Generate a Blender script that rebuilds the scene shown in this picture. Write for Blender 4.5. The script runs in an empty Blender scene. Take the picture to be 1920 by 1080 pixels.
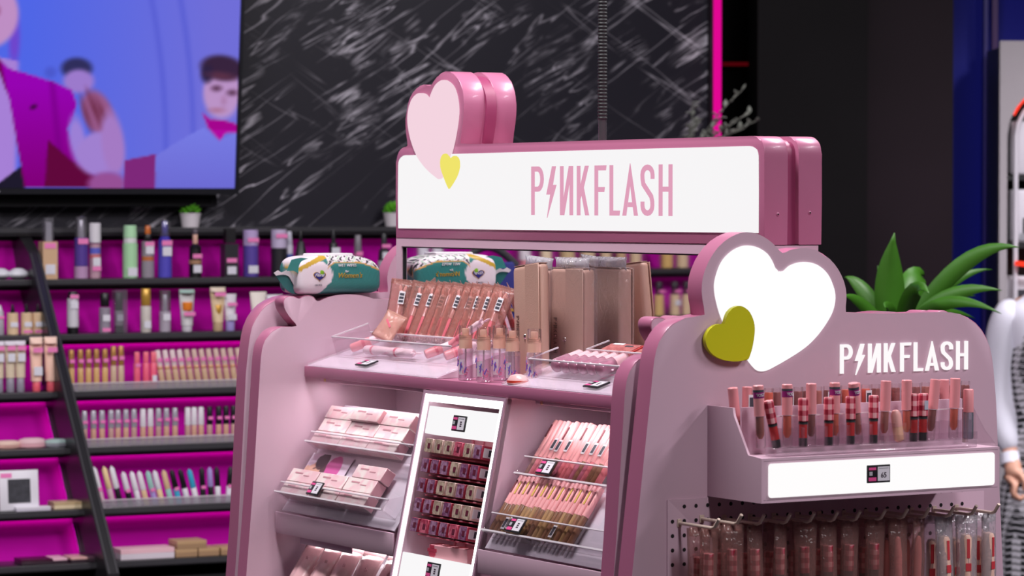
import bpy, bmesh, math, random
from mathutils import Vector, Matrix
random.seed(7)
sc = bpy.context.scene
col = sc.collection
RAD = math.radians

# ------------------------------------------------------------------ camera
FPX = 6000.0
TH = RAD(30.8); PITCH = math.atan(167 / 6000.0)
CAM = Vector((4.093, -2.951, 1.7))
FH = Vector((-math.cos(TH), math.sin(TH), 0)); CR = Vector((math.sin(TH), math.cos(TH), 0))
CF = FH * math.cos(PITCH) + Vector((0, 0, -math.sin(PITCH))); CU = CR.cross(CF)
cd = bpy.data.cameras.new('camera'); co = bpy.data.objects.new('camera', cd); col.objects.link(co)
cd.sensor_width = 36; cd.lens = FPX / 1920 * 36; cd.clip_end = 60
mw = Matrix((CR, CU, -CF)).transposed().to_4x4(); mw.translation = CAM; co.matrix_world = mw
cd.dof.use_dof = True; cd.dof.focus_distance = 5.3; cd.dof.aperture_fstop = 8.5
sc.camera = co
sc.view_settings.view_transform = 'Standard'; sc.view_settings.look = 'None'
sc.view_settings.exposure = 0.0; sc.view_settings.gamma = 1.0
sc.cycles.transparent_max_bounces = 24; sc.cycles.max_bounces = 8
sc.cycles.use_denoising = True

# ------------------------------------------------------------------ world and shop ceiling lights
w = bpy.data.worlds.new('world'); sc.world = w; w.use_nodes = True
w.node_tree.nodes['Background'].inputs[0].default_value = (.75, .7, .8, 1)
w.node_tree.nodes['Background'].inputs[1].default_value = 0.02

def area(loc, size, power, color=(1, 1, 1), target=None, spread=180):
    l = bpy.data.lights.new('ceiling_lamp', 'AREA'); l.shape = 'RECTANGLE'; l.size, l.size_y = size
    l.energy = power; l.color = color; l.spread = RAD(spread)
    o = bpy.data.objects.new('ceiling_lamp', l); col.objects.link(o); o.location = loc
    if target is not None:
        o.rotation_euler = (Vector(target) - Vector(loc)).to_track_quat('-Z', 'Y').to_euler()
    return o
area((2.4, -.4, 3.3), (1.2, .3), 45, (1, .95, .98))
area((1.9, 1.8, 3.3), (1.2, .3), 66, (1, .93, 1))
area((-.4, 1.2, 3.3), (1.2, .3), 55, (1, .95, .98))
area((-.5, -.8, 3.3), (1.2, .3), 62, (1, .95, .98))
area((-2.6, -.6, 3.3), (.3, 2.0), 42, (1, .96, 1), target=(-4.1, -.6, 1.3))
area((-2.6, 2.0, 3.3), (.3, 2.0), 26, (1, .96, 1), target=(-4.1, 2.0, 1.3))
area((-2.6, -2.9, 3.3), (.3, 2.0), 52, (1, .96, 1), target=(-4.1, -2.9, 1.3))
area((-2.0, 3.7, 3.3), (.6, .3), 17, (1, .97, 1), target=(-3.3, 3.5, 1.0), spread=70)

# ------------------------------------------------------------------ helpers
def S(r, g, b):
    f = lambda v: (v / 255 / 12.92) if v <= 10.3 else ((v / 255 + .055) / 1.055) ** 2.4
    return (f(r), f(g), f(b))
def ray(x, y): return CF + CR * ((x - 960) / FPX) + CU * ((540 - y) / FPX)
def at(x, y, ax, v):
    d = ray(x, y); return CAM + d * ((v - CAM[ax]) / d[ax])
def PX(pts, v): return [(q.y, q.z) for q in (at(x, y, 0, v) for x, y in pts)]
def PY(pts, v): return [(q.x, q.z) for q in (at(x, y, 1, v) for x, y in pts)]
def depth(p): return (Vector(p) - CAM).dot(CF)

MATS = {}
def nt(name):
    m = bpy.data.materials.new(name); m.use_nodes = True; n = m.node_tree
    return m, n.nodes, n.links, n.nodes['Principled BSDF']
def M(name, rgb=(.5, .5, .5), rough=.45, metal=0, emit=None, es=0, bump=0, bscale=200, alpha=1, trans=0, coat=0, var=0, vscale=20):
    if name in MATS: return MATS[name]
    m, N, L, p = nt(name)
    p.inputs['Base Color'].default_value = (*rgb, 1); p.inputs['Roughness'].default_value = rough
    p.inputs['Metallic'].default_value = metal; p.inputs['Transmission Weight'].default_value = trans
    p.inputs['Alpha'].default_value = alpha; p.inputs['Coat Weight'].default_value = coat
    if emit: p.inputs['Emission Color'].default_value = (*emit, 1); p.inputs['Emission Strength'].default_value = es
    if bump or var:
        tc = N.new('ShaderNodeTexCoord'); nz = N.new('ShaderNodeTexNoise'); nz.inputs['Scale'].default_value = bscale
        nz.inputs['Detail'].default_value = 3
        L.new(tc.outputs['Object'], nz.inputs['Vector'])
        if bump:
            b = N.new('ShaderNodeBump'); b.inputs['Strength'].default_value = bump; b.inputs['Distance'].default_value = .002
            L.new(nz.outputs['Fac'], b.inputs['Height']); L.new(b.outputs['Normal'], p.inputs['Normal'])
        if var:
            n2 = N.new('ShaderNodeTexNoise'); n2.inputs['Scale'].default_value = vscale; n2.inputs['Detail'].default_value = 2
            L.new(tc.outputs['Object'], n2.inputs['Vector'])
            mx = N.new('ShaderNodeMix'); mx.data_type = 'RGBA'
            mx.inputs['A'].default_value = (*[c * (1 - var) for c in rgb], 1)
            mx.inputs['B'].default_value = (*[min(1, c * (1 + var)) for c in rgb], 1)
            L.new(n2.outputs['Fac'], mx.inputs['Factor']); L.new(mx.outputs['Result'], p.inputs['Base Color'])
    MATS[name] = m; return m
def CLEAR(name, tint=(.97, .96, .97), gloss=.12, rough=.06, haze=0.0, hazec=(.9, .8, .85), crinkle=0):
    """thin clear plastic: see-through with a sheen that grows at grazing angles, haze = milky share"""
    if name in MATS: return MATS[name]
    m, N, L, p = nt(name); N.remove(p); out = N['Material Output']
    t = N.new('ShaderNodeBsdfTransparent'); t.inputs[0].default_value = (*tint, 1)
    g = N.new('ShaderNodeBsdfGlossy'); g.inputs['Roughness'].default_value = rough
    lw = N.new('ShaderNodeLayerWeight'); lw.inputs['Blend'].default_value = .35
    mp = N.new('ShaderNodeMapRange'); mp.inputs['To Min'].default_value = gloss * .35; mp.inputs['To Max'].default_value = min(1, gloss * 4)
    L.new(lw.outputs['Fresnel'], mp.inputs['Value'])
    if crinkle:
        tc = N.new('ShaderNodeTexCoord'); nz = N.new('ShaderNodeTexNoise'); nz.inputs['Scale'].default_value = 35; nz.inputs['Distortion'].default_value = 1.5
        b = N.new('ShaderNodeBump'); b.inputs['Strength'].default_value = crinkle; b.inputs['Distance'].default_value = .01
        L.new(tc.outputs['Object'], nz.inputs['Vector']); L.new(nz.outputs['Fac'], b.inputs['Height'])
        L.new(b.outputs['Normal'], g.inputs['Normal']); L.new(b.outputs['Normal'], lw.inputs['Normal'])
    base = t
    if haze:
        d = N.new('ShaderNodeBsdfDiffuse'); d.inputs[0].default_value = (*hazec, 1)
        mh = N.new('ShaderNodeMixShader'); mh.inputs[0].default_value = haze
        L.new(t.outputs[0], mh.inputs[1]); L.new(d.outputs[0], mh.inputs[2]); base = mh
    mx = N.new('ShaderNodeMixShader'); L.new(mp.outputs[0], mx.inputs[0]); L.new(base.outputs[0], mx.inputs[1]); L.new(g.outputs[0], mx.inputs[2])
    L.new(mx.outputs[0], out.inputs['Surface']); MATS[name] = m; return m
def EM(name, rgb, s):
    if name in MATS: return MATS[name]
    m, N, L, p = nt(name); N.remove(p)
    e = N.new('ShaderNodeEmission'); e.inputs[0].default_value = (*rgb, 1); e.inputs[1].default_value = s
    L.new(e.outputs[0], N['Material Output'].inputs['Surface']); MATS[name] = m; return m
def PRINT(name, rough=.45, emit=0):
    """flat print carried by the mesh's colour layer 'print'"""
    if name in MATS: return MATS[name]
    m, N, L, p = nt(name); a = N.new('ShaderNodeAttribute'); a.attribute_name = 'print'
    if emit:
        N.remove(p); e = N.new('ShaderNodeEmission'); e.inputs[1].default_value = emit
        L.new(a.outputs['Color'], e.inputs[0]); L.new(e.outputs[0], N['Material Output'].inputs['Surface'])
    else:
        p.inputs['Roughness'].default_value = rough; L.new(a.outputs['Color'], p.inputs['Base Color'])
    MATS[name] = m; return m

def mesh(vs, fs, smooth=None, name='m'):
    me = bpy.data.meshes.new(name); me.from_pydata([tuple(v) for v in vs], [], fs); me.update()
    if smooth is not None:
        me.shade_smooth(); me.set_sharp_from_angle(angle=RAD(smooth))
    return me
def bm_mesh(bm, smooth=None):
    me = bpy.data.meshes.new('m'); bmesh.ops.recalc_face_normals(bm, faces=bm.faces); bm.to_mesh(me); bm.free()
    if smooth is not None:
        me.shade_smooth(); me.set_sharp_from_angle(angle=RAD(smooth))
    return me
CACHE = {}
def cached(fn):
    def g(*a, **k):
        key = (fn.__name__, repr(a), repr(k))
        if key not in CACHE: CACHE[key] = fn(*a, **k)
        return CACHE[key]
    return g
@cached
def box(sx, sy, sz, bev=0, seg=2, z0=0.0, at_=(0, 0)):
    """box standing on z0, centred in x and y on at_"""
    bm = bmesh.new(); bmesh.ops.create_cube(bm, size=1)
    for v in bm.verts: v.co = (v.co.x * sx + at_[0], v.co.y * sy + at_[1], (v.co.z + .5) * sz + z0)
    if bev: bmesh.ops.bevel(bm, geom=bm.edges[:], offset=bev, segments=seg, affect='EDGES', profile=.5)
    return bm_mesh(bm, 40 if bev else None)
@cached
def lathe(prof, n=16, sx=1.0, sy=1.0, smooth=40):
    vs, fs = [], []; k = len(prof)
    for i in range(n):
        a = 2 * math.pi * i / n
        for r, z in prof: vs.append((r * math.cos(a) * sx, r * math.sin(a) * sy, z))
    for i in range(n):
        j = (i + 1) % n
        for q in range(k - 1): fs.append((i * k + q, j * k + q, j * k + q + 1, i * k + q + 1))
    fs.append(tuple(i * k for i in reversed(range(n)))); fs.append(tuple(i * k + k - 1 for i in range(n)))
    return mesh(vs, fs, smooth)
def prism(outl, d0, d1, ax, bev=0, smooth=35):
    """closed outline extruded along axis ax from d0 to d1; outline in the other two axes in order"""
    def put(p, d):
        return (d, p[0], p[1]) if ax == 0 else (p[0], d, p[1]) if ax == 1 else (p[0], p[1], d)
    bm = bmesh.new(); n = len(outl)
    a = [bm.verts.new(put(p, d0)) for p in outl]; b = [bm.verts.new(put(p, d1)) for p in outl]
    f0 = bm.faces.new(a); f1 = bm.faces.new(b[::-1])
    for i in range(n): bm.faces.new((a[i], b[i], b[(i + 1) % n], a[(i + 1) % n]))
    if bev:
        es = list(set(f0.edges) | set(f1.edges))
        bmesh.ops.bevel(bm, geom=es, offset=bev, segments=2, affect='EDGES', profile=.5, clamp_overlap=True)
    bmesh.ops.recalc_face_normals(bm, faces=bm.faces); bm.normal_update()
    bmesh.ops.triangulate(bm, faces=[f for f in bm.faces if len(f.verts) > 4], quad_method='BEAUTY', ngon_method='EAR_CLIP')
    return bm_mesh(bm, smooth)
def tube(path, r, n=8, rf=None, smooth=60, flat=1.0):
    vs, fs = [], []; P = [Vector(p) for p in path]; m = len(P); up = None
    for i, p in enumerate(P):
        t = (P[min(i + 1, m - 1)] - P[max(i - 1, 0)]).normalized()
        if up is None: up = t.orthogonal().normalized()
        up = (up - t * up.dot(t)).normalized(); s = t.cross(up)
        rr = rf(i / (m - 1)) * r if rf else r
        for k in range(n):
            a = 2 * math.pi * k / n; vs.append(p + up * (math.cos(a) * rr) + s * (math.sin(a) * rr * flat))
    for i in range(m - 1):
        for k in range(n):
            j = (k + 1) % n; fs.append((i * n + k, i * n + j, (i + 1) * n + j, (i + 1) * n + k))
    fs.append(tuple(range(n))[::-1]); fs.append(tuple((m - 1) * n + k for k in range(n)))
    return mesh(vs, fs, smooth)
def sheet(fn, nu, nv, smooth=60, thick=0):
    vs = [fn(i / nu, j / nv) for j in range(nv + 1) for i in range(nu + 1)]
    fs = [(j * (nu + 1) + i, j * (nu + 1) + i + 1, (j + 1) * (nu + 1) + i + 1, (j + 1) * (nu + 1) + i) for j in range(nv) for i in range(nu)]
    me = mesh(vs, fs, smooth)
    return me
def paint(me, fn):
    at_ = me.color_attributes.new('print', 'FLOAT_COLOR', 'POINT')
    buf = []
    for v in me.vertices: buf.extend((*fn(v.co), 1))
    at_.data.foreach_set('color', buf); return me
@cached
def text(s, size, italic=0.0, depth_=.0004):
    cu = bpy.data.curves.new('t', 'FONT'); cu.body = s; cu.size = size; cu.shear = italic; cu.align_x = 'CENTER'; cu.align_y = 'CENTER'; cu.extrude = depth_; cu.resolution_u = 3
    o = bpy.data.objects.new('t', cu); col.objects.link(o)
    dg = bpy.context.evaluated_depsgraph_get(); me = bpy.data.meshes.new_from_object(o.evaluated_get(dg))
    bpy.data.objects.remove(o); me.transform(Matrix.Rotation(RAD(90), 4, 'X')); return me

def obj(name, me, mat, parent=None, loc=(0, 0, 0), rot=(0, 0, 0), label=None, scale=None):
    o = bpy.data.objects.new(name, me); col.objects.link(o)
    o.location = loc; o.rotation_euler = rot
    if scale: o.scale = scale
    if parent is not None: o.parent = parent
    if label: o['label'] = label
    if mat is not None:
        if not me.materials: me.materials.append(mat)
        elif me.materials[0] is not mat:
            o.material_slots[0].link = 'OBJECT'; o.material_slots[0].material = mat
    return o
def tag(o, label, cat, group=None, kind=None):
    o['label'] = label; o['category'] = cat
    if group: o['group'] = group
    if kind: o['kind'] = kind
    return o
def thing(name, label, cat, loc=(0, 0, 0), rot=(0, 0, 0), group=None):
    o = bpy.data.objects.new(name, None); col.objects.link(o); o.empty_display_size = .02
    o.location = loc; o.rotation_euler = rot; return tag(o, label, cat, group)
def struct(name, me, mat, loc=(0, 0, 0), rot=(0, 0, 0), label=None):
    o = obj(name, me, mat, None, loc, rot); o['kind'] = 'structure'
    if label: o['label'] = label
    return o
ORD = 'first second third fourth fifth sixth seventh eighth ninth tenth eleventh twelfth thirteenth fourteenth fifteenth sixteenth seventeenth eighteenth nineteenth twentieth'.split()
def smooth_closed(pts, corner=50, it=2):
    for _ in range(it):
        n = len(pts); out = []
        cor = []
        for i in range(n):
            a = Vector(pts[i]) - Vector(pts[i - 1]); b = Vector(pts[(i + 1) % n]) - Vector(pts[i])
            cor.append(a.length > 1e-9 and b.length > 1e-9 and a.angle(b) > RAD(corner))
        for i in range(n):
            p0, p1, p2, p3 = (Vector(pts[(i + k - 1) % n]) for k in range(4))
            out.append(tuple(p1))
            ln = (p2 - p1).length
            t1 = (p2 - p1) if cor[i] else (p2 - p0).normalized() * ln
            t2 = (p2 - p1) if cor[(i + 1) % n] else (p3 - p1).normalized() * ln
            if (p2 - p1).length > .004: out.append(tuple((p1 + p2) * .5 + (t1 - t2) * .125))
        pts = out
    return pts
def rrect(x0, x1, z0, z1, r, n=5):
    out = []
    for cx, cz, a0 in ((x1 - r, z1 - r, 0), (x0 + r, z1 - r, 90), (x0 + r, z0 + r, 180), (x1 - r, z0 + r, 270)):
        for i in range(n + 1):
            a = RAD(a0 + 90 * i / n); out.append((cx + r * math.cos(a), cz + r * math.sin(a)))
    return out

# logo letters: unit height, x offset measured on the end panel
def ribbon(path, wd):
    P = [Vector(p) for p in path]; L_, R_ = [], []
    for i, p in enumerate(P):
        d1 = (P[i] - P[i - 1]).normalized() if i else (P[1] - P[0]).normalized()
        d2 = (P[i + 1] - P[i]).normalized() if i < len(P) - 1 else d1
        n1 = Vector((-d1.y, d1.x)); n2 = Vector((-d2.y, d2.x)); m = (n1 + n2).normalized(); k = wd / 2 / max(.4, m.dot(n1))
        L_.append(tuple(p + m * k)); R_.append(tuple(p - m * k))
    return L_ + R_[::-1]
def arc(cx, cy, rx, ry, a0, a1, n=8): return [(cx + rx * math.cos(RAD(a0 + (a1 - a0) * i / n)), cy + ry * math.sin(RAD(a0 + (a1 - a0) * i / n))) for i in range(n + 1)]
SW = .105
LET = [
 ('letter_p', 0.0, ribbon([(.052, 0), (.052, .948), (.2, .948)] + arc(.22, .74, .14, .208, 80, -80) + [(.2, .532), (.11, .532)], SW)),
 ('lightning_bolt', .51, [(.19, 1), (.31, 1), (.21, .62), (.33, .62), (.02, -.06), (.13, .42), (.0, .42)]),
 ('letter_n', .967, [(0, 0), (0, 1), (.105, 1), (.105, .30), (.29, 1), (.42, 1), (.42, 0), (.315, 0), (.315, .70), (.13, 0)]),
 ('letter_k', 1.52, [(0, 0), (0, 1), (.105, 1), (.105, .58), (.26, 1), (.375, 1), (.215, .56), (.385, 0), (.27, 0), (.15, .42), (.105, .32), (.105, 0)]),
 ('letter_f', 2.09, [(0, 0), (0, 1), (.37, 1), (.35, .9), (.105, .9), (.105, .57), (.32, .57), (.30, .47), (.105, .47), (.105, 0)]),
 ('letter_l', 2.567, [(0, 0), (0, 1), (.105, 1), (.105, .1), (.32, .1), (.30, 0)]),
 ('letter_a', 2.97, [(0, 0), (.235, 1.03), (.47, 0), (.36, 0), (.325, .17), (.165, .17), (.185, .265), (.305, .265), (.237, .63), (.11, 0)]),
 ('letter_s', 3.53, ribbon([(.36, .72), (.36, .78)] + arc(.205, .8, .155, .148, 0, 180) + [(.055, .72), (.08, .62), (.2, .5), (.32, .38), (.352, .28)] + arc(.205, .2, .15, .148, 0, -180) + [(.055, .28)], SW)),
 ('letter_h', 4.08, [(0, 0), (0, 1), (.105, 1), (.105, .57), (.295, .57), (.295, 1), (.4, 1), (.4, 0), (.295, 0), (.295, .47), (.105, .47), (.105, 0)]),
]
def logo(parent, mat, width, height, origin, rotz, dep, name_mat=None):
    k = width / 4.48
    for nm, x0, pts in LET:
        me = prism([((x0 + x) * k, z * height) for x, z in pts], -dep, 0, 1, smooth=None)
        obj(nm, me, mat, parent, origin, (0, 0, rotz))

# ------------------------------------------------------------------ shared materials
PINK = M('pale_pink_laminate', S(214, 180, 197), .42, bump=.05, bscale=900)
ROSE = M('rose_paint', S(184, 110, 142), .36, coat=.1)
ROSED = M('rose_seam', S(120, 45, 80), .5)
WHITE_EM = EM('lightbox_white', (1, .985, .99), 1.0)
BLACKP = M('black_plastic', (.012, .012, .014), .4)
WHITEP = M('white_plastic', S(235, 228, 235), .35)
ACRYL = CLEAR('clear_acrylic', (.975, .962, .972), .07)
ACRYLE = CLEAR('acrylic_edge', (.95, .92, .95), .12, .15, .6, (.95, .89, .94))
CHROME = M('chrome', (.8, .78, .8), .15, 1)

# ------------------------------------------------------------------ room shell
WYAW = RAD(25.5)
WA = CR * math.cos(WYAW) + FH * math.sin(WYAW); WN = CR * math.sin(WYAW) - FH * math.cos(WYAW); WROT = math.atan2(WA.y, WA.x)
WO = CAM + (FH + CR * ((250 - 960) / FPX)) * 9.0 - WN * .1; WO.z = 0
def wp(a, b, z): return WO + WA * a + WN * b + Vector((0, 0, z))
def wpx(x, b, D=None):
    """wall coordinate a where picture column x meets the upright plane b in front of the wall"""
    d = FH + CR * ((x - 960) / FPX); t = ((WO + WN * b) - CAM).dot(WN) / d.dot(WN); return (CAM + d * t - WO).dot(WA)
def wmx(x, b, ym=-.0535):
    """the same through the mirror under the header"""
    d = FH + CR * ((x - 960) / FPX); d = Vector((d.x, -d.y, 0)); c = Vector((CAM.x, 2 * ym - CAM.y, 0))
    t = ((WO + WN * b) - c).dot(WN) / d.dot(WN); return (c + d * t - WO).dot(WA)

m, N, L, p = nt('dark_floor_tile'); MATS['floor'] = m
p.inputs['Base Color'].default_value = (.05, .045, .055, 1); p.inputs['Roughness'].default_value = .3
struct('floor', box(18, 18, .1, z0=-.1), m, (0, 1, 0))
struct('ceiling', box(18, 18, .1), M('ceiling_black', (.02, .02, .022), .8), (0, 1, 3.4))

# black marble
m, N, L, p = nt('black_marble'); MATS['marble'] = m
tc = N.new('ShaderNodeTexCoord')
def vein(angle, sx, sz, width, mscale, seedz, mlo, mhi, dist=.25):
    mp = N.new('ShaderNodeMapping'); mp.inputs['Rotation'].default_value = (0, RAD(angle), 0); mp.inputs['Location'].default_value = (seedz, 0, seedz * 1.7)
    L.new(tc.outputs['Object'], mp.inputs['Vector'])
    m2 = N.new('ShaderNodeMapping'); m2.inputs['Scale'].default_value = (sx, .01, sz); L.new(mp.outputs[0], m2.inputs['Vector'])
    nz = N.new('ShaderNodeTexNoise'); nz.inputs['Scale'].default_value = 1; nz.inputs['Detail'].default_value = 3.5; nz.inputs['Roughness'].default_value = .5; nz.inputs['Distortion'].default_value = dist
    L.new(m2.outputs[0], nz.inputs['Vector'])
    s = N.new('ShaderNodeMath'); s.operation = 'SUBTRACT'; s.inputs[1].default_value = .5; L.new(nz.outputs['Fac'], s.inputs[0])
    a = N.new('ShaderNodeMath'); a.operation = 'ABSOLUTE'; L.new(s.outputs[0], a.inputs[0])
    r = N.new('ShaderNodeMapRange'); r.inputs['From Min'].default_value = 0; r.inputs['From Max'].default_value = width; r.inputs['To Min'].default_value = 1; r.inputs['To Max'].default_value = 0; L.new(a.outputs[0], r.inputs['Value'])
    pw = N.new('ShaderNodeMath'); pw.operation = 'POWER'; pw.inputs[1].default_value = 2.0; L.new(r.outputs[0], pw.inputs[0])
    k = N.new('ShaderNodeTexNoise'); k.inputs['Scale'].default_value = mscale; k.inputs['Detail'].default_value = 2; L.new(mp.outputs[0], k.inputs['Vector'])
    kr = N.new('ShaderNodeMapRange'); kr.inputs['From Min'].default_value = mlo; kr.inputs['From Max'].default_value = mhi; L.new(k.outputs['Fac'], kr.inputs['Value'])
    o = N.new('ShaderNodeMath'); o.operation = 'MULTIPLY'; L.new(pw.outputs[0], o.inputs[0]); L.new(kr.outputs[0], o.inputs[1]); return o
v1 = vein(31, 2.3, 21, .034, 5.0, 3.1, .525, .69, .5); v2 = vein(36, 1.2, 13, .013, 3, 8.3, .40, .64, .4); v3 = vein(-33, .55, 8.0, .010, 2.5, 5.2, .40, .70, .3); v4 = vein(29, 5, 42, .05, 6, 1.7, .53, .72, .6)
def mul(o, f):
    q = N.new('ShaderNodeMath'); q.operation = 'MULTIPLY'; q.inputs[1].default_value = f; L.new(o.outputs[0], q.inputs[0]); return q
def add(a, b):
    q = N.new('ShaderNodeMath'); q.operation = 'ADD'; q.use_clamp = True; L.new(a.outputs[0], q.inputs[0]); L.new(b.outputs[0], q.inputs[1]); return q
sm = add(add(mul(v1, .9), mul(v2, .45)), add(mul(v3, .38), mul(v4, .5)))
mx = N.new('ShaderNodeMix'); mx.data_type = 'RGBA'; mx.inputs['A'].default_value = (.018, .0165, .025, 1); mx.inputs['B'].default_value = (.85, .80, .90, 1)
L.new(sm.outputs[0], mx.inputs['Factor']); L.new(mx.outputs['Result'], p.inputs['Base Color']); p.inputs['Roughness'].default_value = .45; p.inputs['Specular IOR Level'].default_value = .25
AR = wpx(1326, .0); AL = -4.6
struct('wall_back', box(AR - AL, .1, 3.4), MATS['marble'], wp((AL + AR) / 2, -.05, 0), (0, 0, WROT), 'black marble wall with white veins')
struct('wall_left', box(.1, 12, 3.4), M('wall_grey', (.16, .15, .17), .7), (0, -6.0, 0), (0, 0, RAD(90)))
struct('wall_front', box(.1, 14, 3.4), M('wall_grey2', (.16, .15, .17), .7), (6.6, .5, 0))
struct('wall_right', box(.1, 16, 3.4), M('wall_dark', (.03, .028, .032), .7), (0, 9.0, 0), (0, 0, RAD(90)))
def fp(x, D, z=0.0):
    q = CAM + (FH + CR * ((x - 960) / FPX)) * D; q.z = z; return q
def zpx(y, D): return CAM.z - (y - 373) / FPX * D
def wall_between(name, x0, x1, D0, D1, thick, mat, h=3.4, label=None):
    a, b = fp(x0, D0), fp(x1, D1); d = b - a; r = math.atan2(d.y, d.x)
    n = Vector((-math.sin(r), math.cos(r), 0)); c = (a + b) / 2 + n * (thick / 2)
    return struct(name, box(d.length, thick, h), mat, c, (0, 0, r), label)
D_E = (wp(AR, 0, 0) - CAM).dot(FH)
wall_between('wall_recess', 1290, 1460, D_E + .75, D_E + .75, .08, M('recess_black', (.006, .005, .006), .6), label='black recessed wall beside the marble')
wall_between('pillar_grey', 1420, 1626, 9.95, 9.95, .4, M('pillar_charcoal', (.005, .004, .005), .55, var=.3, vscale=3), label='charcoal pillar beside the recess')
wall_between('pillar_plum', 1625, 1786, 10.1, 10.1, .4, M('pillar_plum', (.014, .0085, .012), .5, var=.4, vscale=2), label='dark plum pillar beside the blue wall')
for nm in ('pillar_charcoal', 'pillar_plum', 'recess_black'): MATS[nm].node_tree.nodes['Principled BSDF'].inputs['Specular IOR Level'].default_value = .08
wall_between('wall_blue', 1780, 2300, 10.5, 10.7, .1, M('blue_paint', (.0, .004, .32), .5), label='dark blue wall behind the arched display')
for k, (x, wd, c) in enumerate(((1846, .012, (.02, .008, .2)), (1863, .018, (.06, .008, .13)))):
    q = fp(x, 10.46); s = struct('trim_%d' % (k + 1), box(wd, .03, 3.3), M('blue_trim%d' % k, c, .4), q, (0, 0, math.atan2(CR.y, CR.x)))
    s['label'] = 'slim upright violet strip on the blue wall'
# magenta neon strip at the end of the marble wall
led = thing('neon_strip', 'tall magenta neon strip at the edge of the marble wall', 'neon light', wp(AR, .03, 1.62), (0, 0, WROT))
obj('channel', box(.034, .02, 1.7), M('neon_channel', (.02, .01, .02), .5), led, (.016, .012, 0))
obj('tube', lathe([(.0115, .01), (.0125, .02), (.0125, 1.68), (.0115, 1.69)], 12), EM('neon_magenta', S(232, 8, 150), .95), led, (.016, -.004, 0))
q = fp(1385, D_E + .72, zpx(124, D_E + .72))
tag(obj('red_light_line', box(.12, .01, .012, .003), EM('dim_red', S(120, 6, 22), .35), None, q, (0, 0, math.atan2(CR.y, CR.x))), 'short dim red light line in the black recess', 'light')

# ------------------------------------------------------------------ the pink display stand
G = thing('display_stand', 'pink double-sided cosmetics stand with lit header, hearts and stepped shelves', 'display stand', (-.6, 0, 0))
GX = .6   # parts below are written in room coordinates and shifted by the stand's own place
def gp(name, me, mat, parent=None, loc=(0, 0, 0), rot=(0, 0, 0), label=None):
    return obj(name, me, mat, parent or G, (loc[0] + GX, loc[1], loc[2]) if parent is None else loc, rot, label)

# end panels: outer with the big lit heart, inner with the small heart outline
HEART_E = [(1323.7, 591.9), (1317, 562), (1316, 532.6), (1322, 506), (1337, 476), (1358, 452.6), (1381.5, 439), (1399, 435.4), (1420, 438.4), (1440.7, 449.6), (1455.6, 463), (1466.8, 477), (1479, 469.8), (1500, 465), (1520.7, 466.5), (1544.4, 476.3), (1565, 495.6), (1578.5, 517.8), (1586, 541.5), (1587, 562), (1584, 588)]
XO = .088
top_l = [(1222, 720), (1225, 690), (1231, 655), (1243, 627), (1261, 607), (1285, 596)]
top_r = [(1700, 587), (1767, 585), (1800, 589), (1830, 605), (1850, 633), (1860, 670), (1865, 720)]
yz = PX(top_l, XO) + PX(HEART_E, XO) + PX(top_r, XO)
out_e = [(-.45, .05), (-.40, .75)] + PX([(1185, 1080)], XO) + yz + PX([(1868, 760), (1881, 1080)], XO) + [(.385, .75), (.43, .05)]
out_e = smooth_closed(out_e, 40, 1)
gp('outer_end_panel', prism(out_e, .05, XO, 0, .0018), None)
PANELM = [PINK, ROSE]
def two_tone(o, axis=0):
    """broad faces pale pink, cut edges rose: both are real finishes of the panel"""
    me = o.data; me.materials.clear(); me.materials.append(PINK); me.materials.append(ROSE)
    for f in me.polygons: f.material_index = 0 if abs(f.normal[axis]) > .93 else 1
    return o
two_tone(G.children[0])
o = gp('outer_end_panel', G.children[0].data, None, loc=(-1.2, 0, 0), rot=(0, 0, math.pi))
XI = -1.2
half = PX([(461.6, 1080), (486.5, 715), (488.5, 680), (491.5, 655), (497, 638), (506, 624), (519, 615.5), (533, 613), (560.5, 612.8), (548, 600), (536.5, 584), (531, 570), (531.5, 562), (536, 556.5), (545, 554.5), (555, 557), (562.5, 562.5), (567, 556), (576, 553), (586, 555), (592.5, 561), (595.5, 567), (607, 560.5), (623.6, 555), (640, 552.5), (657, 552), (675, 553.5), (693, 557.5), (708, 562)], XI)
half = [(-.47, .05), (-.41, .75)] + half
half = [q for q in half if q[0] < -.085]
full = half + [(-y, z) for y, z in reversed(half)]
full = smooth_closed(full, 40, 1)
o = gp('inner_side_panel', prism(full, 0.0, .036, 0, .0018), None); two_tone(o); inner_me = o.data
gp('inner_side_panel', inner_me, None, loc=(-1.236, 0, 0))

# lit heart, green heart, lettering on the end panel
LH = [(1423, 696), (1414, 691), (1400.7, 674.8), (1380, 645), (1354.8, 603.7), (1343, 568), (1338.5, 538.5), (1341.5, 517.8), (1352, 491), (1369.6, 471.9), (1387.4, 462.4), (1402, 460.3), (1420, 464.4), (1437.8, 476.3), (1448, 492.6), (1454, 506), (1461.5, 510.4), (1469, 507.4), (1479, 498.5), (1497, 492), (1514.8, 491.7), (1532.6, 497.6), (1549, 511.9), (1559, 531), (1564.6, 553), (1562, 577), (1553, 597.8), (1532.6, 627.4), (1509, 651), (1476, 673), (1446.7, 689.6), (1434.8, 695)]
GH = [(1357.8, 608), (1361, 594.8), (1368, 581.5), (1381.5, 574), (1391.9, 575), (1405, 586), (1413.5, 609.6), (1412.6, 633), (1408, 657), (1402, 674), (1381.5, 677.5), (1357.8, 675.4), (1337, 666), (1325, 651), (1322, 636), (1326.7, 621.5), (1337, 611), (1347.4, 607.6)]
gp('lit_heart', prism(smooth_closed(PX(LH, XO), 60), XO - .004, XO + .0025, 0, .0012), EM('heart_white', (1, .985, .99), 1.05), label='glowing white heart')
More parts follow.
